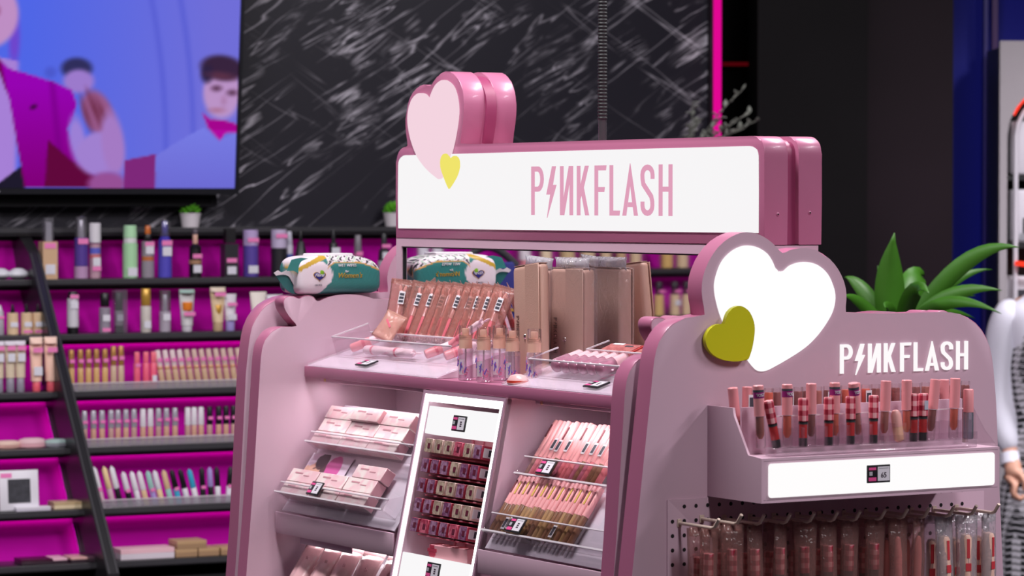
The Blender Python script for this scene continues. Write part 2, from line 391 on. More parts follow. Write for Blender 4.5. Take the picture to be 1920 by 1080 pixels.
gp('green_heart', prism(smooth_closed(PX(GH, XO + .01), 60), XO + .004, XO + .012, 0, .001), M('lime_enamel', S(208, 208, 24), .4), label='lime green heart')
te0, te1 = at(1574.5, 698.5, 0, XO), at(1813, 694.7, 0, XO)
logo(G, EM('letter_white', (1, .96, .97), 1.0), te1.y - te0.y, .0455, (XO + GX, te0.y, (te0.z + te1.z) / 2), RAD(90), .003)

# lightbox with lip gloss tray on the end panel
Y0, Y1, XB = -.219, .231, .23
zt, zb, zl0 = at(1432, 860, 0, XB).z, at(1429, 944.5, 0, XB).z, at(1327, 760, 0, XO).z
gp('lightbox', prism([(XO, zb), (XB, zb), (XB, zt), (XB - .035, zt + .003), (XB - .072, zl0 - .012), (XB - .075, zl0), (XO, zl0)], Y0, Y0 + .004, 1, 0), PINK)
gp('lightbox_end', prism([(XO, zb), (XB, zb), (XB, zt), (XO, zt)], Y1 - .004, Y1, 1, 0), PINK)
gp('lightbox_bottom', box(XB - XO, Y1 - Y0 - .008, .004), PINK, loc=((XB + XO) / 2, (Y0 + Y1) / 2, zb))
gp('tray_floor', box(XB - XO, Y1 - Y0 - .008, .004), PINK, loc=((XB + XO) / 2, (Y0 + Y1) / 2, zt - .004))
gp('lightbox_front', prism(rrect(Y0 + .004, Y1 - .004, zb + .0045, zt - .0045, .001), XB - .006, XB, 0), PINK)
gp('lit_sign', prism(rrect(Y0 + .012, Y1 - .012, zb + .008, zt - .008, .004), XB, XB + .003, 0, .0008), EM('sign_white', (1, .985, .985), 1.0), label='glowing blank white sign')
gp('tray_back', box(.004, Y1 - Y0 - .03, zl0 - zt), PINK, loc=(XB - .075, (Y0 + Y1) / 2, zt))
o = gp('tray_end', prism([(XB - .075, zt), (XB - .004, zt), (XB - .035, zt + .024), (XB - .075, zl0)], Y1 - .003, Y1, 1), ACRYL)

# pegboard
PZ = at(1250, 937, 0, XO).z; PYL = at(1250, 937, 0, XO).y
gp('pegboard', prism(rrect(PYL, .315, .70, PZ, .002), XO, XO + .0022, 0, .0006), PINK)
bm = bmesh.new()
for i in range(27):
    for j in range(16):
        y, z = PYL + .009 + i * .0213, PZ - .0115 - j * .0218
        if i == 0 and j == 0: continue
        if y > .30: continue
        bmesh.ops.create_circle(bm, cap_ends=True, radius=.0032, segments=10, matrix=Matrix.Translation((XO + .0025, y, z)) @ Matrix.Rotation(RAD(90), 4, 'Y'))
o = gp('peg_hole', bm_mesh(bm), M('hole_dark', (.01, .006, .008), .8)); o['kind'] = 'stuff'

# header: two boards with hearts around a recessed core
HY = -.0535
HH = [(765.7, 275), (761.5, 251), (760.5, 223), (764, 195), (772.8, 174), (786.8, 160.5), (797.4, 159), (807, 163.5), (813, 152.8), (825.5, 137.6), (836, 134), (850, 137), (860.7, 151), (867.8, 170), (870, 195), (867.8, 230), (861.4, 271)]
ho = PY([(742, 446), (742.5, 305), (744.5, 291), (750, 280), (757, 276)] + HH + [(905, 269.8), (1408, 255), (1419, 257), (1428, 264), (1432.5, 277), (1433, 300), (1433, 459.5)], HY)
ho = smooth_closed(ho, 40, 1)
front = gp('header_board', prism(ho, HY, HY + .045, 1, .0022), ROSE)
gp('header_board', prism(ho, HY + .066, HY + .111, 1, .0022), ROSE)
cx = -.598; core = [(cx + (x - cx) * .985, 1.63 + (z - 1.63) * .975) for x, z in ho]
gp('header_core', prism(core, HY + .045, HY + .066, 1), M('rose_core', S(150, 60, 100), .45))
gp('light_panel', prism(smooth_closed(PY([(748, 428), (748, 310), (750, 299), (757, 292), (766, 291), (1400, 274), (1412, 275), (1420, 281), (1422.5, 292), (1422.5, 437)], HY), 40, 1), HY - .002, HY + .004, 1, .0008), EM('header_white', (.93, .915, .925), 1.0), label='glowing white panel')
PH = [(826.6, 335.7), (822, 333), (804.4, 318), (786.8, 295), (776, 269), (770, 244), (768, 219.6), (772.8, 193), (783, 178), (792, 174.6), (801, 177.4), (808.7, 188), (811.5, 177.4), (820, 159.8), (832.6, 150.3), (843, 152.8), (853.7, 165), (860, 188), (861.4, 212.6), (857, 247.8), (848.4, 286.5), (832.6, 332)]
YH = [(847.4, 354), (836, 325), (831.9, 307.6), (834, 293.5), (841.4, 288), (846.6, 292.8), (849.8, 299.8), (855.4, 293.5), (860.7, 292.8), (866, 300.5), (866, 314.6), (860.7, 332)]
gp('pink_heart', prism(smooth_closed(PY(PH, HY), 60), HY - .005, HY + .003, 1, .001), EM('heart_pink', S(244, 212, 224), 1.0), label='softly lit pale pink heart')
gp('yellow_heart', prism(smooth_closed(PY(YH, HY), 60), HY - .008, HY - .004, 1, .0008), EM('heart_yellow', S(240, 228, 108), 1.0), label='softly lit yellow heart')
th0, th1 = at(997, 403, 1, HY - .002), at(1261, 405.4, 1, HY - .002)
logo(G, EM('letter_pink', S(224, 160, 186), 1.0), th1.x - th0.x, .0845, (th0.x + GX, HY - .002, th0.z), 0, .0012)
for yy, px, py in ((HY + .0225, 1457, 402), (HY + .0885, 1517, 399)):
    q = at(px, py, 0, 0.0)
    s = gp('screw', lathe([(.0042, 0), (.0042, .001), (.003, .0025), (.0012, .003)], 12), ROSE, loc=(.0, q.y, q.z), rot=(0, RAD(90), 0))
    obj('screw_hole', lathe([(.0012, 0), (.0012, .0008)], 8), M('hole_dark'), s, (0, 0, .0028))

# mirror panel under the header
ZC = 1.39; ZH = at(742, 446, 1, HY).z
mz = at(800, 463, 1, HY).z
gp('mirror_frame_top', box(1.196, .104, ZH - mz), PINK, loc=(-.598, 0, mz))
gp('mirror_post', box(.02, .104, mz - ZC), PINK, loc=(-1.186, 0, ZC))
gp('mirror_post', box(.02, .104, mz - ZC), PINK, loc=(-.01, 0, ZC))
gp('mirror_back', box(1.156, .09, mz - ZC), PINK, loc=(-.598, .004, ZC))
gp('mirror', box(1.15, .003, mz - ZC - .004), M('mirror_silver', (.93, .93, .94), .02, 1), loc=(-.598, -.0445, ZC + .002))
for x in (-1.174, -.022): gp('mirror_edge', box(.0025, .006, mz - ZC), BLACKP, loc=(x, -.0465, ZC))
gp('mirror_edge', box(1.152, .006, .0025), BLACKP, loc=(-.598, -.0465, mz - .0025))

# lower body
gp('back_panel', box(1.2, .10, ZC - .1), PINK, loc=(-.6, 0, .08))
gp('base_plinth', box(1.2, .6, .1), ROSE, loc=(-.6, 0, 0))
ZS0 = ZC - .0195
gp('counter_shelf', box(1.198, .195, .0195, .001), ROSE, loc=(-.6, -.1475, ZS0))
gp('counter_shelf', box(1.198, .195, .0195, .001), ROSE, loc=(-.6, .1475, ZS0))
# light bars under the counter, in front of the bays
for x0, x1 in ((-1.18, -.79), (-.41, -.02)):
    lb = gp('light_bar', box(x1 - x0, .034, .009, .002), PINK, loc=((x0 + x1) / 2, -.205, ZS0 - .0092))
    obj('led', box(x1 - x0 - .02, .012, .0015), EM('led_warm', (1, .93, .95), 24), lb, (0, 0, -.0002))
    obj('screw', lathe([(.0035, 0), (.003, .0012)], 10), M('brass', (.6, .45, .2), .3, 1), lb, (-(x1 - x0) / 2 + .02, -.017, .004), (RAD(90), 0, 0))

# centre column: slanted lit frame with carton rack
AL_ = -math.atan2(.064, .302); FT = Vector((-.5995, -.2465, 1.3695)); FW = .279; FL = .62
RX = Matrix.Rotation(AL_, 4, 'X')
def col_at(x, y, z):
    """point in the slanted frame's own axes: x along, y back from its face, z up the slope from its top"""
    return FT + RX @ Vector((x, y, z))
def cp(name, me, mat, x, y, z, parent=None, label=None, rot=(AL_, 0, 0)):
    q = col_at(x, y, z); return gp(name, me, mat, None, (q.x, q.y, q.z), rot, label)
bot = col_at(0, 0, -FL)
for x in (-.5995 - FW / 2 + .003, -.5995 + FW / 2 - .003):
    gp('column_side', box(.006, .2, 1, 0), PINK).data
for o, x in zip([c for c in G.children if c.name.startswith('column_side')], (-.5995 - FW / 2 + .003, -.5995 + FW / 2 - .003)):
    o.data = prism([(-.05, FT.z), (FT.y + .001, FT.z), (bot.y + .001, bot.z), (-.05, bot.z)], x - .003, x + .003, 0); o.data.materials.append(PINK); o.location = (GX, 0, 0)
GREYP = M('frame_grey_pink', S(176, 140, 160), .4)
LEDW = EM('led_frame', (1, .985, .97), 2.6)
bw, lw_, tw = .006, .0115, .0125
cp('frame_border', box(FW, .012, bw), GREYP, 0, .004, -bw)
for sgn in (-1, 1):
    cp('frame_border', box(bw, .012, FL), GREYP, sgn * (FW / 2 - bw / 2), .004, -FL - bw)
    cp('led_strip', box(lw_, .008, FL - tw), LEDW, sgn * (FW / 2 - bw - lw_ / 2), .004, -FL - bw, label='white glowing light strip')
    cp('frame_reveal', box(.003, .1, FL - tw), PINK, sgn * (FW / 2 - bw - lw_ - .0015), .052, -FL - bw)
cp('led_strip', box(FW - 2 * bw, .008, tw), LEDW, 0, .004, -bw - tw, label='white glowing light strip')
IW = FW - 2 * bw - 2 * lw_ - .006
cp('rack_back', box(IW, .004, FL - .02), M('rack_pink', S(222, 150, 165), .5), 0, .10, -FL)
SIGNM = EM('inner_sign', (.97, .955, .965), .98)
for z0, hh in ((-.074, .048), (-.327, .046)):
    s_ = cp('sign_box', box(IW - .004, .02, hh, .0015), SIGNM, 0, .012, z0, label='white backlit sign strip')
rails = M('rail_pink', S(226, 130, 150), .4)
ROWZ = [-.107 - .0345 * i for i in range(5)]
for z in ROWZ:
    cp('rail', box(IW - .004, .0028, .0028, .0008, 1), rails, 0, .026, z - .004)
    cp('rail_shelf', box(IW - .004, .07, .0015), rails, 0, .064, z - .004)
for i in range(7):
    cp('rail_upright', box(.002, .002, .215), rails, -IW / 2 + .012 + i * (IW - .024) / 6, .096, -.285)

# stepped shelves in the two bays, with a row of light under each
RB = -math.atan2(.131, .188); RBM = Matrix.Rotation(RB, 4, 'X')
BAYS = {'L': (-1.197, -.7445), 'R': (-.4545, -.003)}
TIER = [(-.303, 1.123), (-.353, .869)]
for key, (x0, x1) in BAYS.items():
    xc = (x0 + x1) / 2; wd = x1 - x0
    for ti, (ty, tz) in enumerate(TIER):
        gp('tier_lip', box(wd - .002, .004, .039, .0008), PINK, loc=(xc, ty - .002, tz - .039))
        gp('tier_deck', box(wd - .002, -.05 - ty, .005), PINK, loc=(xc, (ty - .05) / 2, tz - .039))
        if ti == 0:
            lb = gp('light_bar', box(wd - .06, .03, .008, .002), PINK, loc=(xc, ty + .05, tz - .0475))
            obj('led', box(wd - .1, .012, .0015), EM('led_soft', (1, .93, .95), 6), lb, (0, 0, -.0002))
            gp('label_strip', box(.20, .003, .014, .001), M('lilac_strip', S(196, 168, 190), .4), loc=(xc - .05, ty + .01, tz - .0532))

# ---------------------------------------------------------------- price labels
TAGB = M('tag_black', (.015, .015, .018), .35); TAGW = M('tag_white', S(232, 228, 236), .4); TAGP = M('tag_pink', S(232, 84, 150), .45); TAGK = M('tag_ink', (.05, .03, .05), .6); TAGG = M('tag_grey', S(178, 178, 184), .5)
def price_tag(label, loc, rot, digits='bars', group=None):
    t = thing('price_label', label, 'price label', loc, rot, group)
    obj('case', box(.043, .003, .027, .0008), TAGB, t)
    f = obj('display', box(.0225, .0006, .0215, .0), TAGW, t, (.0085, -.0017, .0028))
    if digits == 'bars':
        for i in range(3): obj('print_mark', box(.006, .0003, .0022), TAGK, f, (0, -.0004, .0055 + i * .0034))
    else: obj('digits', text(digits, .011), TAGK, f, (0, -.0006, .0085))
    obj('print_line', box(.018, .0003, .0012), TAGG, f, (0, -.0004, .0185))
    obj('pink_band', box(.0145, .0006, .0055), TAGP, t, (-.0125, -.0017, .003))
    obj('pink_band', box(.0135, .0006, .004), TAGP, t, (-.0125, -.0017, .0195))
    obj('code_patch', box(.006, .0006, .006), TAGG, t, (-.0155, -.0017, .0112))
    return t
q = at(1647, 905, 0, XB + .006)
price_tag('black electronic price label reading 65 on the glowing sign of the lightbox', (XB + .006, q.y, q.z), (0, 0, RAD(90)), '65')
for (px, py), nm in (((855, 797), 'black price label on the upper white sign strip inside the lit frame'), ((817, 1074), 'black price label on the lower white sign strip inside the lit frame')):
    zz = -.0645 if py < 900 else -.3165
    price_tag(nm, col_at(.0 if py < 900 else .002, -.0005, zz), (AL_, 0, 0))

# ---------------------------------------------------------------- racks with cartons and tubes
LILAC = M('rack_board', S(236, 226, 238), .28)
def rack_at(bx, tier, x, out, up):
    ty, tz = TIER[tier]; return Vector((bx, ty, tz)) + RBM @ Vector((x, -out, up))
RL = .232
def rack(bay, tier, label, trays):
    x0, x1 = BAYS[bay]; bx = (x0 + x1) / 2; wd = x1 - x0 - .02
    ty, tz = TIER[tier]
    t = thing('acrylic_rack', label, 'display rack', (bx, ty + .004, tz + .003), (RB, 0, 0))
    obj('board', box(wd, .003, RL, .0008), LILAC, t, (0, .002, 0))
    obj('cover', box(wd, .002, RL - .001), CLEAR('acrylic_cover', (.985, .98, .985), .03, .05), t, (0, -.0012, 0))
    for up, dp, lip in trays:
        obj('ledge', box(wd - .02, dp, .0025, .0005, 1), ACRYL, t, (0, -dp / 2 - .003, up))
        obj('lip', box(wd - .02, .0025, lip, .0005, 1), ACRYL, t, (0, -dp - .004, up))
        obj('lip_edge', box(wd - .02, .003, .002), ACRYLE, t, (0, -dp - .004, up + lip))
        obj('ledge_edge', box(wd - .02, .002, .003), ACRYLE, t, (0, -dp - .0062, up))
        for sg in (-1, 1): obj('side_plate', prism([(-.003, up), (-dp - .004, up), (-dp - .004, up + lip), (-.003, up + lip * 2.4)], sg * (wd / 2 - .012) - .0012, sg * (wd / 2 - .012) + .0012, 0), ACRYL, t)
    return t
UP1, UP2, DP = .128, .018, .031
rk = rack('L', 0, 'clear stepped acrylic rack holding pale pink cartons on a white board', ((UP1, DP, .022), (UP2, DP, .022)))
rack('R', 0, 'clear stepped acrylic rack holding two rows of slim lip tubes', ((UP1, .022, .034), (UP2, .022, .034)))
rack('L', 1, 'clear acrylic rack with glossy pink pouches on the lower step', ((UP2, .04, .03),))

# printed picture on the left rack's board: a woman with dark hair and a magenta heart
def soft(d, s): return max(0, min(1, .5 - d / s))
def ell(x, y, cx, cy, rx, ry, a=0):
    c, s = math.cos(RAD(a)), math.sin(RAD(a)); u, v = (x - cx) * c + (y - cy) * s, -(x - cx) * s + (y - cy) * c
    return (math.hypot(u / rx, v / ry) - 1) * min(rx, ry)
def mixc(a, b, t): return tuple(x + (y - x) * t for x, y in zip(a, b))
def poster(co):
    x, y = co.x * 1000, co.z * 1000     # millimetres, 0..160 by 0..62
    c = S(226, 208, 226)
    for cx, cy, rx, ry, a, colr in ((92, 34, 19, 27, -28, S(214, 96, 168)), (112, 40, 18, 24, 28, S(214, 96, 168)), (92, 20, 24, 22, 0, S(214, 96, 168)), (54, 42, 20, 27, -18, S(64, 48, 58)), (66, 20, 12, 22, -10, S(84, 60, 66)),
                                    (40, 24, 19, 26, -14, S(216, 168, 148)), (48, 44, 20, 14, -25, S(58, 44, 52)), (18, 30, 14, 6, 30, S(222, 176, 156)), (9, 24, 8, 12, 20, S(216, 170, 150)), (36, 31, 6, 1.8, 12, S(90, 60, 60)), (50, 33, 6, 1.8, 12, S(90, 60, 60)), (42, 12, 6, 2.4, 8, S(196, 110, 118))):
        c = mixc(c, colr, soft(ell(x, y, cx, cy, rx, ry, a), 1.6))
    return c
me = sheet(lambda u, v: (u * .16, 0, v * .062), 96, 40, None); paint(me, poster)
obj('printed_picture', me, PRINT('poster_print', .35), rk, (-.218, -.0026, .062), label='printed picture of a dark-haired woman beside a magenta heart')

# pale pink cartons
m, N, L, p = nt('carton_pink'); MATS['carton'] = m
tc = N.new('ShaderNodeTexCoord'); nz = N.new('ShaderNodeTexNoise'); nz.inputs['Scale'].default_value = 28; nz.inputs['Distortion'].default_value = .8; oi = N.new('ShaderNodeObjectInfo')
va = N.new('ShaderNodeVectorMath'); va.operation = 'ADD'; L.new(tc.outputs['Object'], va.inputs[0]); L.new(oi.outputs['Random'], va.inputs[1]); L.new(va.outputs[0], nz.inputs['Vector'])
cr = N.new('ShaderNodeValToRGB'); cr.color_ramp.elements[0].position = .42; cr.color_ramp.elements[0].color = (*S(238, 196, 202), 1); cr.color_ramp.elements[1].position = .62; cr.color_ramp.elements[1].color = (*S(240, 226, 222), 1)
L.new(nz.outputs['Fac'], cr.inputs[0]); L.new(cr.outputs[0], p.inputs['Base Color']); p.inputs['Roughness'].default_value = .35
CINK = M('carton_ink', S(196, 140, 150), .5)
def carton(loc, rot, label, group, l=.106, h=.0265, d=.022):
    t = thing('lip_carton', label, 'carton', loc, rot, group)
    obj('body', box(l, d, h, .0008, 1), MATS['carton'], t)
    obj('end_flap', box(.0008, d - .002, h - .002), CINK, t, (l / 2, 0, .001))
    obj('print_line', box(.03, .0004, .003), CINK, t, (-.02, -d / 2 - .0002, h * .62))
    obj('print_line', box(.022, .0004, .002), CINK, t, (.012, -d / 2 - .0002, h * .5))
    return t
bxL = (BAYS['L'][0] + BAYS['L'][1]) / 2
TY = .004
def on_rack(bay, tier, x, out, up):
    bx = (BAYS[bay][0] + BAYS[bay][1]) / 2
    ty, tz = TIER[tier]; return Vector((bx, ty + .004, tz + .003)) + RBM @ Vector((x, -out, up))
for r in range(3):
    for c in range(3):
        x = -.150 + c * .1085 + (.004 if r == 1 else 0)
        ex = .007 if (r == 2 and c == 1) else 0
        carton(on_rack('L', 0, x, .0185 + ex, UP1 + .003 + r * .0275), (RB, 0, 0), 'pale pink marbled carton on the upper ledge, %s row up, %s from the side panel' % (ORD[r], ORD[c]), 'cartons on the upper ledge')
for r, cs in ((0, (0, 1, 2)), (1, (0, 1, 2)), (2, (2,))):
    for c in cs:
        x = -.150 + c * .110 + (.006 if r > 1 else 0)
        carton(on_rack('L', 0, x, (.0185 if r < 3 else .0525), UP2 + .003 + r * .0275 - (.012 if r == 3 else 0)), (RB, 0, 0), 'pale pink marbled carton on the lower ledge, %s row up, %s from the side panel' % (ORD[r], ORD[c]), 'cartons on the lower ledge')
q = on_rack('L', 0, -.062, .0375, UP2 + .006)
price_tag('black price label clipped to the lower carton ledge of the left rack', q, (RB, 0, 0))
for (x, up), nm in (((-.115, UP1 + .004), 'black price label clipped to the upper ledge of lip tubes'), ((-.105, UP2 + .004), 'black price label clipped to the lower ledge of lip tubes')):
    price_tag(nm, on_rack('R', 0, x, .031, up), (RB, 0, 0))

# slim lip tubes
TPINK = M('tube_cap_pink', S(240, 170, 172), .35); TCLR = CLEAR('tube_clear', (.93, .85, .87), .2, .08)
SHADES = {'mauve': S(170, 92, 112), 'rose': S(200, 104, 112), 'brown': S(128, 88, 66), 'tan': S(158, 122, 84)}
BARW = M('sticker_white', S(232, 228, 234), .5); BARK = M('sticker_ink', (.05, .05, .07), .6); GOLDP = M('gold_print', S(222, 190, 96), .4)
def slim_tube(loc, rot, label, group, shade, sticker, gold, capn='pink', L_=.108, r=.006, capf=.55):
    t = thing('lip_tube', label, 'lip tube', loc, rot, group)
    zc = L_ * (1 - capf)
    obj('tube', lathe([(r * .9, 0), (r * .96, .002), (r * .96, zc), (r * .9, zc + .001)], 12), M('gloss_' + shade, SHADES[shade], .25, coat=.5), t)
    obj('cap', lathe([(r, zc), (r, L_ - .002), (r * .85, L_)], 12), TPINK, t)
    if sticker:
        s_ = obj('sticker', box(r * 1.7, .0008, .022), BARW, t, (0, -r - .0006, sticker)); obj('barcode', box(r * 1.2, .0003, .016), BARK, s_, (0, -.0006, .003))
    if gold: obj('print', box(r * .7, .0006, .024), gold, t, (0, -r - .0003, L_ * .68))
rng = random.Random(3)
for i in range(17):
    x = -.194 + i * .0226 * .6 + .0
    slim_tube(on_rack('R', 0, x, .0108 + rng.uniform(0, .003), UP1 + .004 + rng.uniform(0, .004)), (RB, rng.uniform(-.012, .012), 0), 'slim pink-capped lip tube on the upper ledge, %s from the lit frame' % ORD[i], 'tubes on the upper ledge', rng.choice(['mauve', 'rose', 'mauve', 'rose', 'brown']), .05 if i in (3, 4, 6, 10, 12, 14) else 0, None if i % 4 else M('print_dark', S(120, 60, 70), .6), capf=.66)
for i in range(19):
    x = -.203 + i * .0226 * .6
    slim_tube(on_rack('R', 0, x, .0108 + rng.uniform(0, .003), UP2 + .004 + rng.uniform(0, .004)), (RB, rng.uniform(-.012, .012), 0), 'slim pink-capped brown lip tube on the lower ledge, %s from the lit frame' % ORD[i], 'tubes on the lower ledge', rng.choice(['brown', 'tan', 'brown']), .006 if i in (3, 4, 6, 14) else 0, GOLDP if i % 2 else M('print_dark', S(120, 60, 70), .6), capf=.5)

# glossy pouches on the lower left step
def pillow(wd, ht, th, seed=0, nu=12, nv=14):
    rg = random.Random(seed); ph = [rg.uniform(0, 6) for _ in range(4)]
    def f(side):
        def g(u, v):
            e = max(0, (math.sin(math.pi * u) ** .6) * (math.sin(math.pi * min(1, v * 1.0)) ** .55))
            w_ = .10 * math.sin(u * 17 + ph[0] + v * 5) * math.sin(v * 9 + ph[1])
            y = side * th * e * (1 + w_)
            pinch = 1 - .10 * math.sin(math.pi * v)
            return ((u - .5) * wd * pinch, y, v * ht)
        return g
    vs, fs = [], []
    for s_ in (1, -1):
        b = len(vs)
        for j in range(nv + 1):
            for i in range(nu + 1): vs.append(f(s_)(i / nu, j / nv))
        for j in range(nv):
            for i in range(nu):
                q = (b + j * (nu + 1) + i, b + j * (nu + 1) + i + 1, b + (j + 1) * (nu + 1) + i + 1, b + (j + 1) * (nu + 1) + i)
                fs.append(q if s_ == -1 else q[::-1])
    me = mesh(vs, fs, 75)
    bm = bmesh.new(); bm.from_mesh(me); bmesh.ops.remove_doubles(bm, verts=bm.verts, dist=1e-6); bm.to_mesh(me); bm.free(); return me
FOIL = M('foil_pink', S(246, 196, 200), .18, coat=.6, bump=.5, bscale=60)
for i, (x, rz, rx) in enumerate(((-.158, 1, 3), (-.082, 3, 3), (-.012, 4, 4), (.072, 8, 3), (.154, 3, 4))):
    q = on_rack('L', 1, x, .0245, UP2 + .006)
    t = thing('pad_pouch', 'glossy pale pink pouch on the lower step, %s from the side panel' % ORD[i], 'pouch', q, (RB * .92, 0, RAD(rz) * .6), 'glossy pouches on the lower step')
    obj('bag', pillow(.073, .190, .011, i), FOIL, t)
    obj('seal', box(.071, .0015, .008), FOIL, t, (0, 0, .186))
    obj('print', text('01', .010), CINK, t, (.018, -.0135, .155))

# cartons in the lit rack
m, N, L, p = nt('marble_end'); MATS['mend'] = m
def marbled(name, c1, c2, sc_=90):
    m, N, L, p = nt(name); tc = N.new('ShaderNodeTexCoord'); nz = N.new('ShaderNodeTexNoise'); nz.inputs['Scale'].default_value = sc_; nz.inputs['Distortion'].default_value = 1.2
    oi = N.new('ShaderNodeObjectInfo'); va = N.new('ShaderNodeVectorMath'); va.operation = 'ADD'; L.new(tc.outputs['Object'], va.inputs[0]); L.new(oi.outputs['Random'], va.inputs[1]); L.new(va.outputs[0], nz.inputs['Vector'])
    cr = N.new('ShaderNodeValToRGB'); cr.color_ramp.elements[0].position = .38; cr.color_ramp.elements[0].color = (*c1, 1); cr.color_ramp.elements[1].position = .64; cr.color_ramp.elements[1].color = (*c2, 1)
    L.new(nz.outputs['Fac'], cr.inputs[0]); L.new(cr.outputs[0], p.inputs['Base Color']); p.inputs['Roughness'].default_value = .28; MATS[name] = m; return m
KIND = {'t': ('taupe', marbled('end_taupe', S(150, 128, 112), S(196, 176, 156)), M('side_cream', S(236, 200, 190), .4)),
        'p': ('purple', marbled('end_purple', S(110, 60, 96), S(168, 130, 158)), M('side_wine', S(176, 50, 76), .4)),
        'r': ('crimson', marbled('end_red', S(150, 40, 66), S(206, 110, 130)), M('side_rose', S(226, 90, 120), .4))}
for r, row in enumerate(('tttrtp', 'ppptpp', 'ppttpt', 'pptptt', 'prpprp')):
    for c, k in enumerate(row):
        nm, em, sm_ = KIND[k]
        q = col_at(-IW / 2 + .022 + c * .0335, 0, ROWZ[r] + .001)
        t = thing('lash_carton', '%s marbled small carton endways in the lit rack, %s rail down, %s along' % (nm, ORD[r], ORD[c]), 'carton', q, (AL_, 0, 0), '%s cartons in the lit rack' % nm)
        obj('body', box(.0235, .085, .024, .0008, 1, at_=(0, .046)), sm_, t)
        obj('marbled_end', box(.0225, .001, .023), em, t, (0, .003, .0005))
        obj('foil_mark', box(.008, .0006, .009), M('end_ink', S(96, 30, 50), .4), t, (.003, .0022, .007))
        s_ = obj('sticker', box(.0005, .024, .016), BARW, t, (.0119, .02, .004)); obj('barcode', box(.0004, .008, .011), BARK, s_, (.0003, .002, .0025))
DRIP = M('drip_pink', S(240, 170, 180), .35); DRIPR = M('drip_red', S(206, 70, 96), .4)
for i, (x, y, rz, l) in enumerate(((-.042, .044, 3, .1), (.016, .014, 10, .1))):
    q = col_at(x, y + .012, -.2805)
    t = thing('lip_kit_carton', 'long pink carton with red drip print lying %s on the lower sign strip' % ('behind another' if i == 0 else 'askew in front'), 'carton', q, (0, 0, RAD(rz)))
    obj('body', box(l, .022, .024, .0008, 1), DRIP, t)
    for k in range(4): obj('drip_print', box(.012 + .006 * ((k * 7) % 3), .0004, .0055), DRIPR, t, (-l / 2 + .008, -.0112, .0005 + k * .006))
    obj('end', box(.0006, .021, .023), MATS['end_purple'] if i else DRIPR, t, (-l / 2 - .0003, 0, .0005))

# ---------------------------------------------------------------- counter: sloped acrylic stands
GA = RAD(17); GAM = Matrix.Rotation(GA, 4, 'X'); WFY, WFZ = -.2425, ZC + .0005
WED = {'L': (-1.192, -.705), 'R': (-.485, -.008)}
def on_wedge(k, x, back, up):
    return Vector(((WED[k][0] + WED[k][1]) / 2, WFY, WFZ + .0035)) + GAM @ Vector((x, back, up))
WSL = .15
MILK = M('milky_acrylic', S(238, 224, 236), .25, trans=.0, coat=.4)
for k, lab in (('L', 'sloped milky acrylic stand with clear tray on the counter, beside the side panel'), ('R', 'sloped milky acrylic stand with two clear trays on the counter, beside the end panel')):
    x0, x1 = WED[k]; xc = (x0 + x1) / 2; wd = x1 - x0
    t = thing('sloped_stand', lab, 'display stand', (xc, WFY, WFZ))
    yb_, zb_ = WSL * math.cos(GA), WSL * math.sin(GA)
    obj('wedge', prism([(0, 0), (yb_, 0), (yb_, zb_), (0, .0008)], -wd / 2, wd / 2, 0), MILK, t)
    obj('top_plate', box(wd, WSL, .003, .0006, 1, at_=(0, WSL / 2)), CLEAR('plate_clear', (.98, .96, .98), .05, .06, .15, (.95, .88, .93)), t, (0, 0, .001), (GA, 0, 0))
    trays = ((.055, .080, .0, wd - .04, .034),) if k == 'L' else ((.042, .06, .008, wd - .06, .028), (.103, .046, .055, wd - .14, .028))
    for b0, dp, xo, tw_, hh in trays:
        for nm, me, lc in (('tray_front', box(tw_, .002, hh), (xo, b0, .0045)), ('tray_side', box(.002, dp, hh, at_=(0, dp / 2)), (xo - tw_ / 2, b0, .0045)), ('tray_side', box(.002, dp, hh, at_=(0, dp / 2)), (xo + tw_ / 2, b0, .0045)), ('tray_back', box(tw_, .002, hh * (.5 if b0 > .05 else .05)), (xo, b0 + dp, .0045))):
            obj(nm, me, ACRYL, t, GAM @ Vector(lc), (GA, 0, 0))
        for lc, me in (((xo, b0, .0045 + hh), box(tw_, .003, .0022)), ((xo - tw_ / 2, b0, .0045 + hh), box(.003, dp, .0022, at_=(0, dp / 2))), ((xo, b0 + dp, .0045 + hh * (.5 if b0 > .05 else .05)), box(tw_, .003, .0022))):
            obj('tray_rim', me, ACRYLE, t, GAM @ Vector(lc), (GA, 0, 0))
for k, x, lab in (('L', -.055, 'black price label lying on the sloped stand in front of the clear lip tint tray'), ('R', .02, 'black price label lying on the sloped stand in front of the fat pink tubes')):
    q = on_wedge(k, x, .012, .0022); price_tag(lab, q, (GA - RAD(90), 0, 0))

# lip tints lying in the left tray
BUNP = M('tint_pink', S(240, 150, 160), .35); BUNW = M('tint_blush', S(242, 206, 216), .35); BUNR = M('tint_rose', S(222, 110, 130), .35)
def tint(loc, rot, label, L_=.10, r=.0085, ears=True, capm=None):
    t = thing('lip_tint', label, 'lip tint', loc, rot, 'lip tints in the left tray')
    obj('body', lathe([(r * .9, 0), (r, .003), (r, L_ * .5), (r * .92, L_ * .52)], 14), capm or BUNP, t)
    obj('base_disc', lathe([(r * .7, -.0008), (r * .7, .0)], 14), BUNR, t)
    c = obj('cap', lathe([(r * .92, L_ * .5), (r * .92, L_ * .9), (r * .6, L_)], 14), BUNW, t)
    if ears:
        for sg in (-1, 1): obj('ear', lathe([(.001, 0), (.0034, .006), (.0034, .013), (.001, .018)], 8, 1, .5), BUNW, c, (sg * .0042, 0, L_ - .003), (0, RAD(sg * 14), 0))
    obj('stripe', lathe([(r + .0003, L_ * .3), (r + .0003, L_ * .38)], 14), BUNR, t)
    return t
